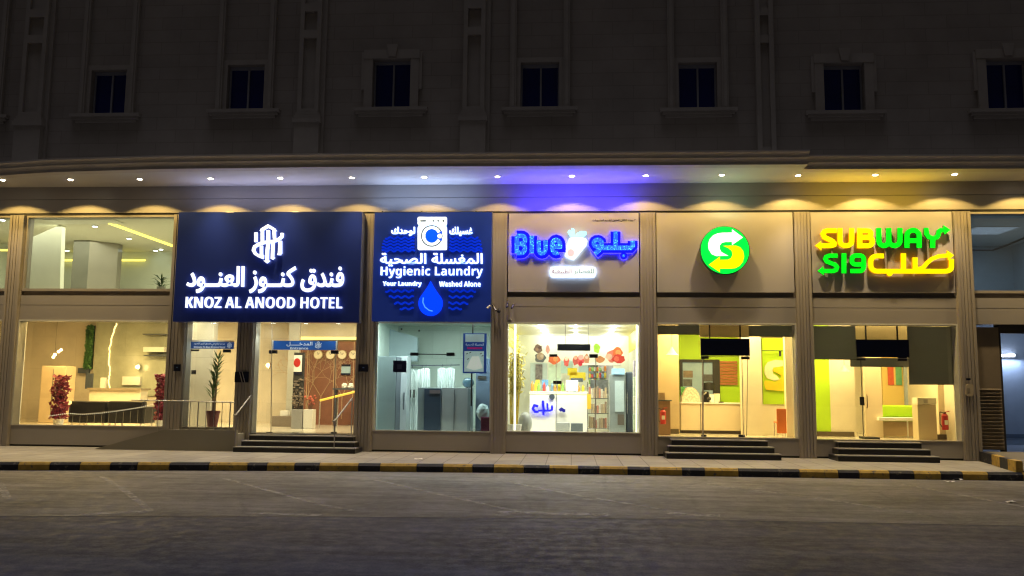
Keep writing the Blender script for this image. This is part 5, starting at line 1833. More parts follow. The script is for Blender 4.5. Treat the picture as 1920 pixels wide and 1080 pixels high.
# garage
xa = at(1871, 700, .3)[0]
MB().box(10.67, xa, .15, .40, .28, 3.50).build('shutter_box', mat('dull_brown_panel', (.22, .18, .13), .5, .06), BLD)
t = thing('louvre_grille', 'narrow brown louvred grille beside the garage opening', 'louvre', ((10.67 + xa) / 2, .1, .3))
for k in range(17):
    z = .33 + k * .093
    mb = MB()
    mb.add([(10.70, .149, z), (xa - .03, .149, z), (xa - .03, .09, z + .03), (10.70, .09, z + .03), (10.70, .149, z + .055), (xa - .03, .149, z + .055)], [(0, 1, 2, 3), (3, 2, 5, 4)])
    mb.build('slat', mat('dull_brown_panel', (.22, .18, .13)), t)
MB().box(xa, 14.6, .15, .40, 3.34, 3.57).build('lintel', mat('dark_lintel', (.05, .045, .04), .5), BLD)
MB().box(xa, xa + .05, .15, .40, .05, 3.34).build('jamb', M_DARK, BLD)
a, b = at(1868, 667, 4), at(1902, 665.5, 4)
t = thing('tube_light', 'lit tube light on the blue grey garage wall', 'tube light', ((a[0] + b[0]) / 2, 4, a[1]))
wallx = b[0] + .3
MB().tube((a[0] - .2, 4, a[1]), (b[0], 4, b[1]), .03).build('tube', glow('tube_white', (.75, .80, 1), 16), t)
MB().box(a[0] - .3, b[0] + .06, 4.04, 4.09, a[1] - .04, a[1] + .05).build('housing', M_WHITE, t)
area('lamp_light', t, (a[0] + b[0]) / 2, 3.9, a[1] - .1, 1, .2, 14, (.55, .68, 1))
area('wash_light', t, (a[0] + b[0]) / 2 + .3, 2.0, a[1] + .3, 1, .5, 9, (.55, .70, 1), (radians(70), 0, 0))
MB().box(xa - 1, 15, 4.1, 4.2, -.02, 3.95).build('garage_inner_wall', MAT['garage_wall'], BLD)
MB().box(xa - 1, 15, 4.05, 4.099, .40, .52).build('skirting', mat('slate_skirt', (.13, .17, .22), .5), BLD)
# crack / cable line on the wall of the room above
pts = [(1822, 469), (1862, 469), (1890, 459), (1921, 446)]
p3 = [(at(x, y, 2.5)[0], 2.5, at(x, y, 2.5)[1]) for x, y in pts]
tag(MB().path(p3, .03, 6).build('duct_cable', M_DGREY), 'dark cable sagging across the dim room above the garage', 'cable')

# ================================================================== outdoor signs
# hotel sign box
Y = -.42
x0, x1, z0, z1 = R(334, 397, 676, 604, Y)
x0 = (at(334, 397, Y)[0] + at(325, 600, Y)[0]) / 2
t = thing('hotel_sign', 'large navy box sign with white glowing hotel name and arch emblem', 'sign', ((x0 + x1) / 2, -.25, z0))
MB().box(x0, x1, Y, -.11, z0, z1).build('box', mat('navy_sign_box', (.012, .024, .13), .30, .05, .8, em=(.008, .015, .10), es=.15, coat=.3), t, bevel=.006)
MB().box(x1 + .001, x1 + .012, Y + .01, -.12, z0 + .01, z1 - .01).build('side_skin', mat('sign_side', (.16, .18, .26), .35, metal=.2), t)
WL = glow('white_letters', (.86, .92, 1), 1.25)
WLB = glow('letter_back_white', (.42, .52, 1), 3)
LY = Y - .10
mb = MB()
tfit(mb, shape('فندق كنــوز العنــود'), 348, 499, 645, 549, LY, .035, .020)
mb.build('lettering', WL, t)
backlit(mb, .037, .9, WLB, t)
mb = MB()
tfit(mb, bold('KNOZ AL ANOOD HOTEL'), 347, 557, 641, 577, LY, .035, -.014)
mb.build('lettering', WL, t)
backlit(mb, .037, .9, WLB, t)
mb = MB()
hotel_logo(mb, zm(320, 380, 4.5, LY), LY, LY + .035, .078)
P_ = zm(320, 380, 4.5, LY)
for k, tri in enumerate(([(748, 236), (820, 182), (892, 236), (875, 240), (820, 202), (765, 240)], [(782, 488), (835, 488), (808, 510)], [(838, 468), (876, 462), (858, 480)], [(898, 440), (935, 428), (935, 320)], [(745, 460), (780, 474), (782, 440)])):
    mb.prism_xz(P_(tri), LY - .002 - .0005 * k, LY + .034)
mb.build('emblem', WL, t)
backlit(mb, .04, .9, WLB, t)
for i, (px, lab) in enumerate(((390, 'tiny downlight under the hotel sign over the narrow glass'), (504, 'tiny downlight under the hotel sign at the left of the doors'), (566, 'tiny downlight under the hotel sign over the middle of the doors'), (628, 'tiny downlight under the hotel sign at the right of the doors'))):
    a = at(px, 604, .12)
    zz = 3.56
    q = thing('entrance_downlight', lab, 'downlight', (a[0], .12, zz), 'downlights over the hotel entrance')
    MB().lathe(a[0], .12, [(.06, zz - .035), (.07, zz - .001)], 16).build('lamp', glow('cool_spot', (.9, 1, .95), 22), q)
    l = bpy.data.lights.new('lamp_light', 'SPOT')
    l.energy = 26
    l.spot_size = radians(100)
    l.spot_blend = .8
    l.color = (.92, 1, .86)
    o = bpy.data.objects.new('lamp_light', l)
    COL.objects.link(o)
    o.parent = q
    o.location = (0, 0, -.05)

# laundry sign
Y = -.24
x0, x1, z0, z1 = R(703, 398, 921, 603, Y)
x0 = (at(703, 398, Y)[0] + at(696, 603, Y)[0]) / 2
t = thing('laundry_sign', 'blue square laundry sign with washing machine emblem and water drop', 'sign', ((x0 + x1) / 2, -.2, z0))
MB().box(x0, x1, Y, -.11, z0, z1).build('box', mat('blue_sign_box', (.012, .034, .25), .32, .06, .8, em=(.006, .018, .14), es=.38, coat=.3), t, bevel=.005)
MB().box(x1 + .001, x1 + .02, Y + .01, -.12, z0, z1).build('side_skin', MAT['sign_side'], t)
LY = Y - .07
WL2 = glow('laundry_white', (.84, .95, 1), 1.2)
WLC = glow('laundry_back', (.35, .62, 1), 4)
for nm, s_, q, off in (('arabic_name', shape('المغسلة الصحية'), (712, 474, 905, 499), .018), ('tagline_arabic', shape('غسيلك'), (842, 425, 886, 442), .03), ('tagline_arabic', shape('لوحدك'), (733, 425, 778, 442), .03),
                       ('latin_name', bold('Hygienic Laundry'), (713, 499, 905, 521), -.01), ('tagline_latin', bold('Your Laundry'), (717, 527, 790, 538), .0), ('tagline_latin', bold('Washed Alone'), (823, 527, 901, 537), .0)):
    mb = MB()
    tfit(mb, s_, *q, LY, .03, off)
    mb.build('lettering', WL2, t)
    backlit(mb, .032, .9, WLC, t)
P_ = zm(680, 380, 4.5, LY)


def rrect(x0, y0, x1, y1, r, n=5):
    o = []
    for cx, cy, a0 in ((x1 - r, y1 - r, 0), (x0 + r, y1 - r, 90), (x0 + r, y0 + r, 180), (x1 - r, y0 + r, 270)):
        for k in range(n + 1):
            a = radians(a0 + 90 * k / n)
            o.append((cx + r * cos(a), cy + r * sin(a)))
    return o


mb = MB()
mb.prism_xz(P_(rrect(463, 120, 710, 186, 12)), LY, LY + .05)
mb.prism_xz(P_(rrect(463, 198, 710, 398, 12)), LY, LY + .05)
em_ = mb.build('washer_emblem', WL2, t)
backlit(MB().prism_xz(P_(rrect(470, 125, 703, 392, 12)), LY + .051, LY + .055), 0, 1, WLC, t)
dk = mat('sign_dark_grey', (.05, .07, .10), .4, em=(.06, .10, .16), es=.5)
mb = MB()
mb.ribbon(P_([(583 + 87 * cos(radians(a)), 280 + 87 * sin(radians(a))) for a in range(0, 360, 12)]), .03, LY - .004, LY - .001, closed=True)
for q in ((485, 147, 535, 160), (588, 147, 603, 160), (630, 147, 645, 160), (673, 145, 690, 162)): mb.prism_xz(P_(rrect(*q, 3, 2)), LY - .004, LY - .001)
mb.build('dark_details', dk, em_)
BL = glow('sign_blue_glow', (.0, .06, 1), 1.5)
mb = MB().prism_xz(P_([(583 + 55 * cos(radians(a)), 280 + 58 * sin(radians(a))) for a in range(0, 360, 12)]), LY - .006, LY - .002)
mb.prism_xz(P_([(600, 262), (660, 235), (650, 262), (620, 280), (650, 298), (668, 330)][:0] or [(628, 262), (668, 238), (672, 252), (640, 281), (672, 310), (664, 326), (628, 300)]), LY - .0055, LY - .0018)
mb.build('drum', BL, em_)
mb = MB().prism_xz(P_([(650 + 20 * cos(radians(a)), 282 + 20 * sin(radians(a))) for a in range(0, 360, 30)]), LY - .009, LY - .0065)
mb.build('drum_dot', WL2, em_)
# wave lines
P_ = zm(680, 380, 4.5, Y - .03)
WV = glow('wave_blue', (.0, .04, 1), .45)
WAVES = ((298, 190, 435), (325, 175, 435), (352, 165, 435), (380, 160, 435), (403, 160, 440), (298, 735, 975), (325, 735, 995), (352, 735, 1000), (380, 730, 1008), (403, 730, 1008),
                       (745, 190, 430), (795, 220, 430), (848, 265, 430), (893, 312, 430), (745, 725, 955), (795, 725, 930), (848, 722, 890), (893, 722, 835))
for cond in (lambda y, x: y < 500 and x < 583, lambda y, x: y < 500 and x > 583, lambda y, x: y > 500 and x < 583, lambda y, x: y > 500 and x > 583):
    mb = MB()
    for (yy, xa_, xb_) in WAVES:
        if not cond(yy, xa_): continue
        n = max(4, int((xb_ - xa_) / 11))
        mb.ribbon(P_([(xa_ + (xb_ - xa_) * k / n, yy + 8 * sin((xa_ + (xb_ - xa_) * k / n) * 2 * PI / 62)) for k in range(n + 1)]), .05, Y - .03, Y - .001)
    mb.build('wave_pattern', WV, t)
P_ = zm(680, 380, 4.5, LY)
drop = [(572, 665)] + [(572 + 100 * cos(radians(a)), 850 + 103 * sin(radians(a))) for a in range(-22, 204, 9)]
drop = [(572, 660), (600, 712), (635, 765)] + [(572 + 102 * cos(radians(a)), 850 + 105 * sin(radians(a))) for a in range(-25, 206, 10)] + [(508, 765), (545, 712)]
MB().prism_xz(P_(drop), LY, LY + .05).build('water_drop', glow('drop_blue', (.0, .04, 1), 1.35), t)
mb = MB().ribbon(P_([(512, 800), (508, 840), (525, 880), (560, 908), (590, 915)]), .03, LY - .004, LY - .001)
mb.build('drop_highlight', glow('drop_light', (.06, .25, 1), 1.5), t)
mb = MB()
for px in (716, 790, 892):
    a = at(px, 396, Y)
    mb.box(a[0] - .02, a[0] + .02, Y + .05, -.12, z1 + .001, z1 + .05)
mb.build('hanging_bracket', M_STEEL, t)

# juice sign
Y = -.13
t = thing('juice_sign', 'blue dotted neon juice shop sign with white cup on the taupe panel', 'sign', (.05, -.1, 4.7))
P_ = zm(920, 380, 4.91, Y)
HB = glow('halo_blue', (.002, .002, 1), 4)
HBB = glow('halo_blue_back', (.02, .015, 1), 45)
DOT = glow('dotted_blue', (.01, .06, 1), 2.6, dots=(26, (.10, .65, 1)))


def arc(cx, cy, rx, ry, a0, a1, n=8):
    return [(cx + rx * cos(radians(a0 + (a1 - a0) * k / n)), cy + ry * sin(radians(a0 + (a1 - a0) * k / n))) for k in range(n + 1)]


LAT = [[(240, 465), (240, 305)], [(240, 305), (275, 303)] + arc(278, 340, 40, 37, -90, 90) + [(240, 378)], [(240, 378), (275, 378)] + arc(278, 420, 38, 43, -90, 90) + [(240, 463)],
       [(378, 305), (378, 465)], [(443, 345), (443, 420)] + arc(472, 425, 30, 40, 170, 10) + [(504, 420), (504, 345)],
       [(565, 405), (640, 405)] + arc(603, 400, 38, 58, 0, -180, 10) + arc(603, 405, 38, 58, 180, 60, 8)]
ARB = [arc(985, 372, 36, 32, 0, 330, 12) + [(1020, 372)], [(1020, 372), (1018, 405), (995, 440), (960, 468)], [(1020, 415), (1150, 415), (1290, 415), (1308, 395), (1308, 350)], [(1150, 265), (1150, 415)]]
for nm, strokes in (('latin_name', LAT), ('arabic_name', ARB)):
    mb, m2 = MB(), MB()
    for k, s_ in enumerate(strokes):
        mb.ribbon(P_(s_), .30 if nm == 'latin_name' else .27, Y + .035 - k * .0008, Y + .09)
        m2.ribbon(P_(s_), .115, Y - .02 - k * .0008, Y + .02)
    if nm == 'arabic_name':
        for cc, rr in (((1225, 487), 22),):
            mb.prism_xz(P_(arc(cc[0], cc[1], 34, 34, 0, 330, 11)), Y + .034, Y + .09)
            m2.prism_xz(P_(arc(cc[0], cc[1], 12, 12, 0, 330, 11)), Y - .02, Y + .02)
    o = m2.build('lettering', DOT, t)
    mb.build('halo_sheet', HB, o)  # wide glowing strokes model the halo round the letters
    mb.v = [(v[0], v[1] * .2 - .031 * .8, v[2]) for v in mb.v]
    mb.build('backlight', HBB, o)
CW = glow('cup_white', (.92, .98, .92), 1.1)
P_ = zm(920, 380, 4.91, Y - .03)
cup = MB().prism_xz(P_([(722, 330), (770, 322), (875, 330), (890, 352), (882, 378), (842, 410), (762, 525), (683, 486), (700, 440)]), Y - .05, Y + .06).build('cup', CW, t)
MB().prism_xz(P_(arc(738, 462, 34, 36, 0, 345, 16)), Y - .058, Y - .052).build('fruit_slice', glow('pink_slice', (1, .42, .42), 1.3), cup)
CY = glow('leaf_cyan', (.35, .80, .85), 1.2)
mb = MB()
for k, lf_ in enumerate(([(735, 320), (708, 270), (722, 250), (752, 262), (760, 235), (775, 250), (772, 285), (790, 322)], [(790, 322), (785, 285), (830, 262), (880, 265), (885, 290), (850, 318)], [(745, 232), (775, 250), (768, 262), (742, 246)])):
    mb.prism_xz(P_(lf_), Y - .045 - k * .001, Y + .05)
mb.build('leaves', CY, cup)
# small lit box
x0, x1, z0, z1 = R(1032.5, 501.5, 1116, 517.5, Y)
bx_ = MB().box(x0, x1, Y - .04, Y + .06, z0, z1).build('light_box', glow('box_white', (.90, .96, 1), 1.05), t)
xw = x1 - x0
for k, (wd_, c, a0, a1) in enumerate(((shape('للعصائر'), (.10, .45, .30), .52, .97), (shape('الطبيعية'), (.45, .12, .22), .03, .47))):
    mb = MB()
    text_into(mb, wd_, x0 + xw * a0, x0 + xw * a1, z0 + .03, z1 - .025, Y - .046, .005, .0)
    mb.build('box_word', glow('box_word_%d' % k, c, .08), bx_)
mb = MB()
tfit(mb, shape('٣ بيوت الكافي للحلول لتقديم المشروبات'), 1111, 410.5, 1192, 416.5, -.04, .01, .0)
mb.build('small_print', mat('black_print', (.02, .02, .02), .5), t)
mb = MB()
tfit(mb, bold('920000'), 963, 535.5, 977, 538.5, -.04, .01, .0)
MB().box(x0 + .02, x1 - .02, -.066, -.05, z0 + .01, z1 - .01).build('backlight', glow('box_back', (.45, .65, 1), 22), bx_)
MB().prism_xz(P_([(722, 330), (875, 330), (882, 378), (762, 520), (690, 486)]), -.066, -.05).build('backlight', glow('cup_back', (.5, .7, .85), 10), cup)

# round arrow sign
Y = -.32
P_ = zm(1210, 380, 4.91, Y)
c0 = P_([(733, 438)])[0]
rr = abs(P_([(733 + 229, 438)])[0][0] - c0[0])
t = thing('round_sign', 'round green sign with white and yellow curved arrows', 'sign', (c0[0], -.2, c0[1] - rr))
MB().disc_xz(c0[0], c0[1], rr, Y, Y + .16, 64).build('drum', mat('drum_side', (.03, .16, .06), .4), t)
MB().disc_xz(c0[0], c0[1], rr * .97, Y - .006, Y - .001, 64).build('face', glow('face_green', (.0, 1, .055), 1.1), t)
MB().disc_xz(c0[0], c0[1], rr * .5, Y + .161, -.031, 32).build('stem', M_TRIM, t)
WA = [(797, 245), (898, 320), (797, 392), (797, 362), (740, 362), (705, 370), (684, 395), (684, 425), (700, 455), (765, 490), (650, 492), (610, 475), (582, 430), (577, 380), (592, 335), (625, 300), (665, 283), (710, 277), (797, 276)]
YA = [(715, 398), (830, 395), (872, 410), (900, 445), (909, 495), (897, 545), (868, 582), (828, 604), (780, 609), (686, 608), (686, 642), (583, 572), (686, 496), (686, 527), (760, 525), (788, 510), (802, 480), (795, 445), (765, 420)]
MB().prism_xz(P_(WA), Y - .012, Y - .007).build('white_arrow', glow('arrow_white', (.90, 1, .95), 1.1), t)
MB().prism_xz(P_(YA), Y - .012, Y - .007).build('yellow_arrow', glow('arrow_yellow', (1, .84, .0), 1.0), t)

# yellow and green lettering
Y = -.17
P_ = zm(1490, 380, 4.465, Y)
GY, GG = glow('letter_yellow', (1, .86, .0), 1.02), glow('letter_green', (.0, .95, .01), 1.0)
BY, BG = glow('back_yellow', (1, .42, .0), .7), mat('green_sides', (.01, .16, .02), .4, em=(.0, .3, .01), es=.1)
t = thing('sandwich_sign', 'yellow and green glowing letters with arrows in two scripts', 'sign', (8.3, -.15, 4.9))


def letters(nm, items, m_, wd):
    mb = MB()
    for k, it in enumerate(items):
        e = k * .0007
        if it[0] == 'p': mb.prism_xz(P_(it[1]), Y - e, Y + .01)
        else: mb.ribbon(P_(it[1]), .92 * wd * (it[2] if len(it) > 2 else 1), Y - e, Y + .01)
    o = mb.build('lettering', m_, t)
    mb.v = [(v[0], Y + .011 if v[1] < Y + .009 else Y + .08, v[2]) for v in mb.v]
    mb.build('letter_sides', BY if m_ == GY else BG, o)
    return o


PXM = (23.28) / F
letters('yellow_latin', [('r', [(352, 232), (275, 232), (250, 240), (238, 262), (250, 288), (318, 322), (332, 338), (330, 352), (310, 359), (215, 359)]), ('p', [(172, 358), (222, 320), (222, 345), (222, 375), (226, 398)]),
                         ('r', [(381, 212), (381, 325)] + arc(430, 325, 49, 35, 180, 0, 10) + [(479, 325), (479, 212)]),
                         ('r', [(546, 212), (546, 380)]), ('r', [(546, 233), (612, 233)] + arc(612, 261, 28, 28, -90, 90, 8) + [(546, 290)]), ('r', [(546, 290), (618, 290)] + arc(620, 325, 32, 35, -90, 90, 8) + [(546, 360)])], GY, 43 / 4.465 * PXM)
letters('green_latin', [('r', [(705, 212), (706, 325)] + arc(748, 325, 40, 34, 175, 5, 10) + [(789, 325), (789, 212)]), ('r', [(789, 212), (789, 325)] + arc(836, 325, 44, 34, 175, 5, 10) + [(883, 325), (883, 212)]),
                        ('r', [(941, 378), (941, 275)] + arc(992, 275, 51, 45, 180, 360, 10) + [(1043, 275), (1043, 378)]), ('r', [(941, 318), (1043, 318)]),
                        ('r', [(1102, 212), (1106, 262), (1125, 288), (1160, 298), (1190, 290), (1205, 268), (1210, 240), (1222, 230), (1260, 228)], .9), ('r', [(1156, 295), (1156, 378)]), ('p', [(1304, 228), (1246, 190), (1252, 228), (1256, 266)])], GG, 43 / 4.465 * PXM)
letters('green_arabic', [('r', [(360, 443), (290, 443), (266, 452), (258, 472), (270, 492), (340, 520), (356, 540), (348, 562), (325, 572), (240, 572)], .9), ('p', [(193, 570), (240, 533), (240, 560), (240, 585), (247, 608)]),
                         ('r', [(413, 424), (413, 591)]), ('r', [(466, 572), (545, 572)] + arc(545, 537, 34, 35, 90, 0, 5) + [(579, 475)] + arc(545, 475, 34, 33, 0, -90, 5) + [(512, 442)] + arc(512, 475, 32, 33, -90, -180, 5) + arc(512, 490, 32, 27, 180, 90, 5) + [(579, 517)], .95)], GG, 42 / 4.465 * PXM)
letters('yellow_arabic', [('r', [(748, 445), (690, 445)] + arc(690, 495, 52, 50, -90, -180, 5) + [(638, 520)] + arc(690, 523, 52, 50, 180, 90, 5) + [(1240, 574)] + arc(1262, 540, 52, 34, 90, 0, 5) + [(1315, 470)]),
                          ('r', [(913, 424), (913, 560)]), ('r', [(1010, 458), (1010, 560)]), ('r', [(1030, 556), (1075, 545), (1110, 505), (1150, 470), (1210, 447), (1285, 441)], .85),
                          ('p', [(1335, 440), (1276, 400), (1282, 440), (1285, 480)]), ('p', arc(797, 592, 24, 24, 0, 330, 11))], GY, 42 / 4.465 * PXM)
mb = MB()
for px, py in ((1560, 480), (1660, 480), (1740, 480)):
    a = at(px, py, -.1)
    mb.box(a[0] - .02, a[0] + .02, -.13, -.031, a[1] - .5, a[1] + .5)
mb.build('mounting_rail', M_CLAD, t)

# unseen lamps added over the signs to carry their glow to the soffit
for nm, X, Y_, Z_, sx, en, c in (('hotel_sign', -8.6, -.52, 6.66, 4.2, 15, (.55, .58, 1)), ('laundry_sign', -4.1, -.42, 6.66, 2.8, 22, (.42, .58, 1)), ('juice_sign', .1, -.34, 6.60, 3.2, 90, (.06, .04, 1)),
                                 ('round_sign', 4.2, -.45, 6.35, .8, 4, (.6, 1, .6)), ('sandwich_sign', 8.0, -.36, 6.60, 3.2, 17, (1, .62, .03))):
    sg_ = bpy.context.scene.objects[nm]
    area('soffit_fill', sg_, X, Y_, Z_, sx, .12, en, c, (radians(180), 0, 0))

# ================================================================== street level things
def steps(x0, x1, n, label, top, dep=.30, out0=.02):
    t = thing('entrance_steps', label, 'steps', ((x0 + x1) / 2, -.5, 0), 'black entrance steps')
    h = top / n
    for k in range(n):
        yb_ = -out0 - (n - k) * dep
        ext = .10 * (n - 1 - k)
        MB().box(x0 - ext, x1 + ext, yb_ + .012, -.09 if k < n else 0, k * h + (.001 if k else 0), (k + 1) * h - .025).build('riser', M_STEP, t)
        MB().box(x0 - ext - .01, x1 + ext + .01, yb_ - .01, yb_ + dep + .06, (k + 1) * h - .024, (k + 1) * h).build('tread', M_NOSE, t)
    return t


xa, _ = at(456, 850, -.7); xb, _ = at(655, 850, -.7)
steps(xa + .0, xb, 3, 'three black steps to the hotel entrance', .42)
xa, _ = at(1262, 860, -.6); xb, _ = at(1445, 860, -.6)
steps(xa, xb, 3, 'three black steps to the ordering counter bay', .46)
xa, _ = at(1580, 868, -.6); xb, _ = at(1738, 868, -.6)
steps(xa, xb, 3, 'three black steps to the bench bay', .46)

# ramp with steel railing in front of the lobby
t = thing('access_ramp', 'low wedge shaped access ramp against the lobby windows', 'ramp', (-11.5, -.4, 0))
xa = at(175, 852, -.75)[0]; xb = at(310, 812, -.75)[0]; xc = at(443, 812, -.75)[0]
zt_ = .56
MB().prism_xz([(xa, 0.001), (xb, zt_), (xc, zt_), (xc, .001)], -.75, -.62).build('front_wall', mat('ramp_wall', (.27, .25, .20), .6, .05, 1), t)
MB().prism_xz([(xa, 0.0015), (xb, zt_ - .1), (xc - .01, zt_ - .1), (xc - .01, .0015)], -.619, -.11).build('deck', M_PAVE, t)
M_RAIL = mat('brushed_steel', (.36, .36, .35), .38, .06, 6, metal=.6)
r_ = thing('ramp_railing', 'steel railing with uprights on the ramp before the narrow glass', 'railing', (xb, -.68, zt_))
pa, pb = at(246, 750, -.68), at(440, 750, -.68)
zr = pa[1]
MB().tube((pa[0], -.68, zr), (pb[0], -.68, zr - .03), .017).build('rail', M_RAIL, r_)
n = 13
for k in range(n):
    X = pa[0] + (pb[0] - pa[0]) * (k + .5) / n
    zb_ = zt_ if X > xb else zt_ * max(0, (X - xa) / (xb - xa))
    if X < at(296, 750, -.68)[0]: continue
    MB().tube((X, -.68, zb_ + .001), (X, -.68, zr - .01), .009 if k % 4 else .016).build('post', M_RAIL, r_)
for (q, lab) in ((((443, 777), (470, 742), (471, 812)), 'short slanting steel handrail at the left of the hotel steps'), (((628, 789), (661, 746), (661, 812)), 'short slanting steel handrail at the right of the hotel steps')):
    (a, b, c) = q
    A, B = at(*a, -.85), at(*b, -.12)
    h_ = thing('stair_handrail', lab, 'handrail', (A[0], -.5, 0))
    MB().path([(A[0] - .02, -.98, A[1] - .01), (A[0], -.85, A[1]), (B[0], -.12, B[1])], .022).build('rail', mat('stair_steel', (.40, .40, .40), .5, .06, 6, metal=.2), h_)
    MB().tube((A[0], -.85, .02), (A[0], -.85, A[1] - .01), .016).build('post', mat('dull_post', (.22, .21, .22), .4), h_)
    MB().tube((B[0], -.14, .42), (B[0], -.14, B[1]), .016).build('post', mat('stair_steel', (.40, .40, .40)), h_)

# pillar plaques, intercom, cameras
for q, Y, nm, lab in (((325, 683, 338, 696), -.13, 'plaque', 'small black square plaque on the pillar right of the lobby window'), ((672, 683, 690, 697), -.13, 'plaque', 'small navy plaque on the pillar right of the hotel doors')):
    x0, x1, z0, z1 = R(*q, Y)
    p = thing(nm, lab, 'plaque', ((x0 + x1) / 2, Y, z0))
    MB().box(x0, x1, Y, Y + .024, z0, z1).build('plate', M_PLAQ, p)
    MB().box((x0 + x1) / 2 - .02, (x0 + x1) / 2 + .03, Y - .003, Y - .001, (z0 + z1) / 2, (z0 + z1) / 2 + .02).build('mark', mat('mark_blue', (.1, .2, .4), .5), p)
x0, x1, z0, z1 = R(440, 697, 466, 717, -.13)
p = thing('plaque', 'wide black plaque with two slanting white lines between the hotel glass bays', 'plaque', ((x0 + x1) / 2, -.13, z0))
MB().box(x0, x1, -.13, -.106, z0, z1).build('plate', M_PLAQ, p)
for k, (a, b) in enumerate((((449, 697), (454, 717)), ((454, 697), (459, 717)))):
    MB().ribbon([at(*a, -.135), at(*b, -.135)], .018, -.138, -.131).build('white_line', M_TRIM, p)
x0, x1, z0, z1 = R(1811, 720, 1825, 743, -.13)
p = thing('intercom', 'pale rounded intercom box on the pillar beside the garage', 'intercom', ((x0 + x1) / 2, -.13, z0))
MB().prism_xz([at(*q, -.13) for q in [(x / 10, y / 10) for x, y in rrect(18110, 7200, 18250, 7430, 45)]], -.14, -.106).build('case', mat('intercom_case', (.42, .36, .26), .5), p)
MB().box(*R(1814, 728, 1819, 736, -.15)[:2], -.144, -.141, *R(1814, 728, 1819, 736, -.15)[2:]).build('keypad', mat('keypad_grey', (.25, .22, .17), .5), p)
a = R(1812, 709, 1820, 713, -.13)
tag(MB().box(a[0], a[1], -.13, -.106, a[2], a[3]).build('sensor_strip', M_PLAQ), 'tiny black sensor above the pale intercom', 'sensor')
for px, py, lab in ((935, 583, 'dome camera on the pillar right of the blue laundry sign'),):
    X, Z = at(px, py, -.2)
    c = thing('security_camera', lab, 'camera', (X, -.2, Z))
    MB().lathe(X, -.2, [(.02, Z - .06), (.05, Z - .03), (.052, Z), (.04, Z + .03)], 18).build('dome', M_PLAQ, c)
    MB().box(X - .02, X + .02, -.2, -.107, Z + .03, Z + .07).build('bracket', mat('cam_grey', (.18, .17, .2), .5), c)
for (p1, p2, lab) in (((963, 570), (959, 578), 'small dark bullet camera at the left of the band over the juice window'), ((952, 566), (950, 576), 'dark camera arm on the edge of the pillar left of the juice shop'), ((924, 572), (930, 582), 'dark bullet camera beside the corner of the blue sign')):
    A, B = at(*p1, -.15), at(*p2, -.25)
    c = thing('security_camera', lab, 'camera', (A[0], -.15, A[1]))
    MB().tube((A[0], -.10, A[1]), (B[0], -.22, B[1]), .022, .026).build('barrel', M_PLAQ, c)
    MB().tube((A[0], -.0, A[1] + .03), (A[0], -.12, A[1]), .014).build('bracket', mat('cam_grey', (.18, .17, .2), .5), c)
a = at(956, 596, -.05)
tag(MB().prism_xz([(a[0] - .05, a[1] - .05), (a[0] + .05, a[1] - .05), (a[0], a[1] + .04)], -.05, .01).build('cable_gland', mat('pale_gland', (.5, .48, .5), .5)), 'pale triangular cable outlet over the juice window corner', 'cable outlet')
a = at(917, 576, -.3)
tag(MB().tube((a[0] - .05, -.3, a[1] - .03), (a[0] + .04, -.3, a[1] + .05), .028).build('sign_sensor', M_WHITE), 'small white bullet sensor on the lower right edge of the blue sign', 'sensor')
# security light boxes, conduit along left pillar of the laundry
# driveway ramp with kerb beside the garage
base = [gnd(x, y, 0.0) for x, y in ((1836, 866), (1851, 874), (1872, 880), (1888, 884), (1908, 891), (1925, 894))]
dr = [(10.45, -.15)] + [(max(x, 10.6), y) for x, y in base]
top = .25
line = [(10.56, -.13), (10.36, -1.2), (10.17, -2.0), (10.04, -2.65), (9.93, -3.24)]
k_ = thing('driveway_kerb', None, None, (11, -1, 0), kind='structure')
for i, ((xa, ya), (xb, yb)) in enumerate(zip(line, line[1:])):
    d = Vector((xb - xa, yb - ya)).normalized()
    nrm = Vector((-d.y, d.x)) * .14
    mb = MB().prism_xy([(xa + d.x * .004, ya + d.y * .004), (xb - d.x * .004, yb - d.y * .004), (xb + nrm.x, yb + nrm.y), (xa + nrm.x, ya + nrm.y)], 0.0, top)
    mb.build('kerb_stone', M_BLK if i % 2 == 0 else M_YEL, k_)
ln = [(x + .12, y) for x, y in line]
vs, fs = [], []
for (x, y) in ln:
    zz = .235 if y > -1.6 else .235 + (y + 1.6) * .12
    vs += [(x, y, zz), (16, y, zz)]
vs += [(10.70, .149, .235), (16, .149, .235)]
for i in range(len(ln) - 1): fs.append((2 * i, 2 * i + 2, 2 * i + 3, 2 * i + 1))
fs.append((2 * len(ln), 0, 1, 2 * len(ln) + 1))
k = 2 * len(ln) - 2
vs += [(vs[k][0], vs[k][1], -.01), (16, vs[k][1], -.01)]
fs.append((k, len(vs) - 2, len(vs) - 1, k + 1))
mb = MB().add(vs, fs)
mb.build('driveway', mat('driveway_concrete', (.17, .155, .12), .8, .2, 2, .3), kind='structure')

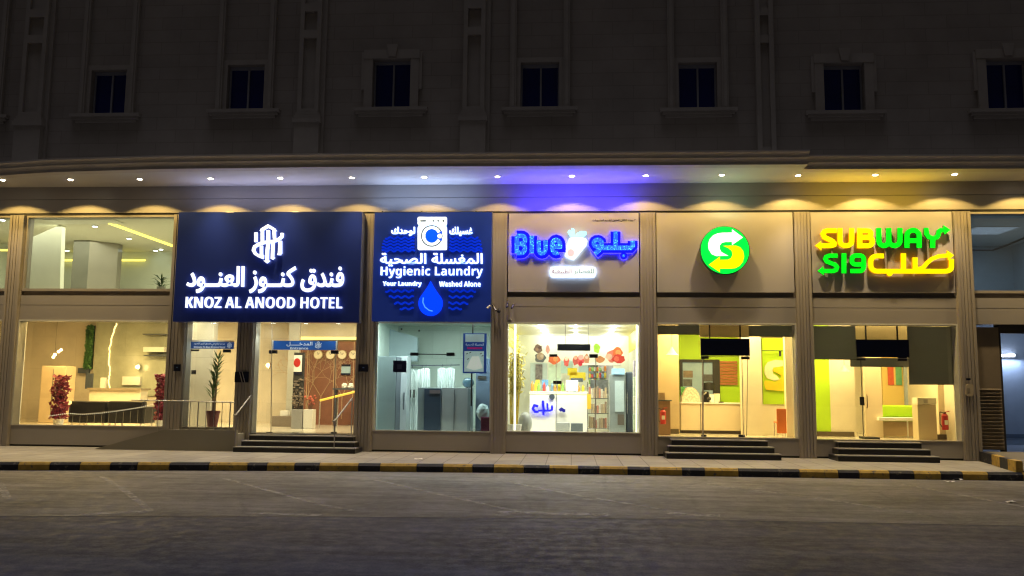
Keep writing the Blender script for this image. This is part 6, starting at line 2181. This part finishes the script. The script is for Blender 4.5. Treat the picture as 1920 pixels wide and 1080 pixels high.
# worn parking lines
MK = bpy.data.materials.new('worn_road_paint')
MK.use_nodes = True
n_ = MK.node_tree
b_ = n_.nodes['Principled BSDF']
b_.inputs['Base Color'].default_value = (.62, .60, .56, 1)
b_.inputs['Roughness'].default_value = .7
nz = n_.nodes.new('ShaderNodeTexNoise')
nz.inputs['Scale'].default_value = 3.2
nz.inputs['Detail'].default_value = 9
nz.inputs['Roughness'].default_value = .75
tc = n_.nodes.new('ShaderNodeTexCoord')
n_.links.new(tc.outputs['Object'], nz.inputs[0])
mr = n_.nodes.new('ShaderNodeMapRange')
mr.inputs['From Min'].default_value = .36
mr.inputs['From Max'].default_value = .60
mr.inputs['To Max'].default_value = .6
n_.links.new(nz.outputs['Fac'], mr.inputs[0])
n_.links.new(mr.outputs[0], b_.inputs['Alpha'])
for k, (pts, wd_) in enumerate((([(188, 892), (232, 918), (283, 958)], .13), ([(120, 966), (200, 962), (285, 958)], .22), ([(418, 896), (520, 924), (600, 946), (660, 957)], .12), ([(470, 962), (600, 966)], .2), ([(700, 899), (830, 928), (985, 962)], .12),
                                ([(950, 903), (1090, 930), (1250, 956)], .12), ([(930, 960), (1140, 965)], .3), ([(1250, 962), (1350, 967)], .3), ([(1320, 907), (1560, 938), (1750, 968)], .11), ([(1690, 908), (1800, 928), (1925, 952)], .11), ([(0, 905), (14, 935)], .13), ([(1120, 903), (1190, 904)], .1))):
    g = [gnd(x, y, -.17) for x, y in pts]
    mb = MB()
    P = [Vector(p) for p in g]
    L_, R_ = [], []
    for i in range(len(P)):
        d = ((P[min(i + 1, len(P) - 1)] - P[max(0, i - 1)])).normalized()
        nn = Vector((-d.y, d.x)) * wd_ / 2
        L_.append(P[i] + nn)
        R_.append(P[i] - nn)
    z_ = -.171 + .0004 * k
    for i in range(len(P) - 1):
        mb.quad((*R_[i], z_), (*R_[i + 1], z_), (*L_[i + 1], z_), (*L_[i], z_))
    mb.build('road_marking', MK, kind='structure')
for (px, py, lab) in ((1779, 903.5, 'scrap of white paper on the asphalt by the kerb'), (1794, 899.5, 'crumpled white wrapper nearest the kerb'), (1895, 942, 'small pale scrap lying on a parking line'), (785, 862, 'tiny pale scrap on the pavement before the laundry')):
    x, y = gnd(px, py, -.17 if py > 890 else 0)
    z_ = -.176 if py > 890 else 0
    mb = MB()
    vs = []
    for i in range(5):
        for j in range(3):
            vs.append((x + (i - 2) * .05 + random.uniform(-.015, .015), y + (j - 1) * .07 + random.uniform(-.02, .02), z_ + .008 + random.uniform(0, .03)))
    mb.add(vs, [(i * 3 + j, (i + 1) * 3 + j, (i + 1) * 3 + j + 1, i * 3 + j + 1) for i in range(4) for j in range(2)])
    tag(mb.build('litter', M_WHITE), lab, 'litter')
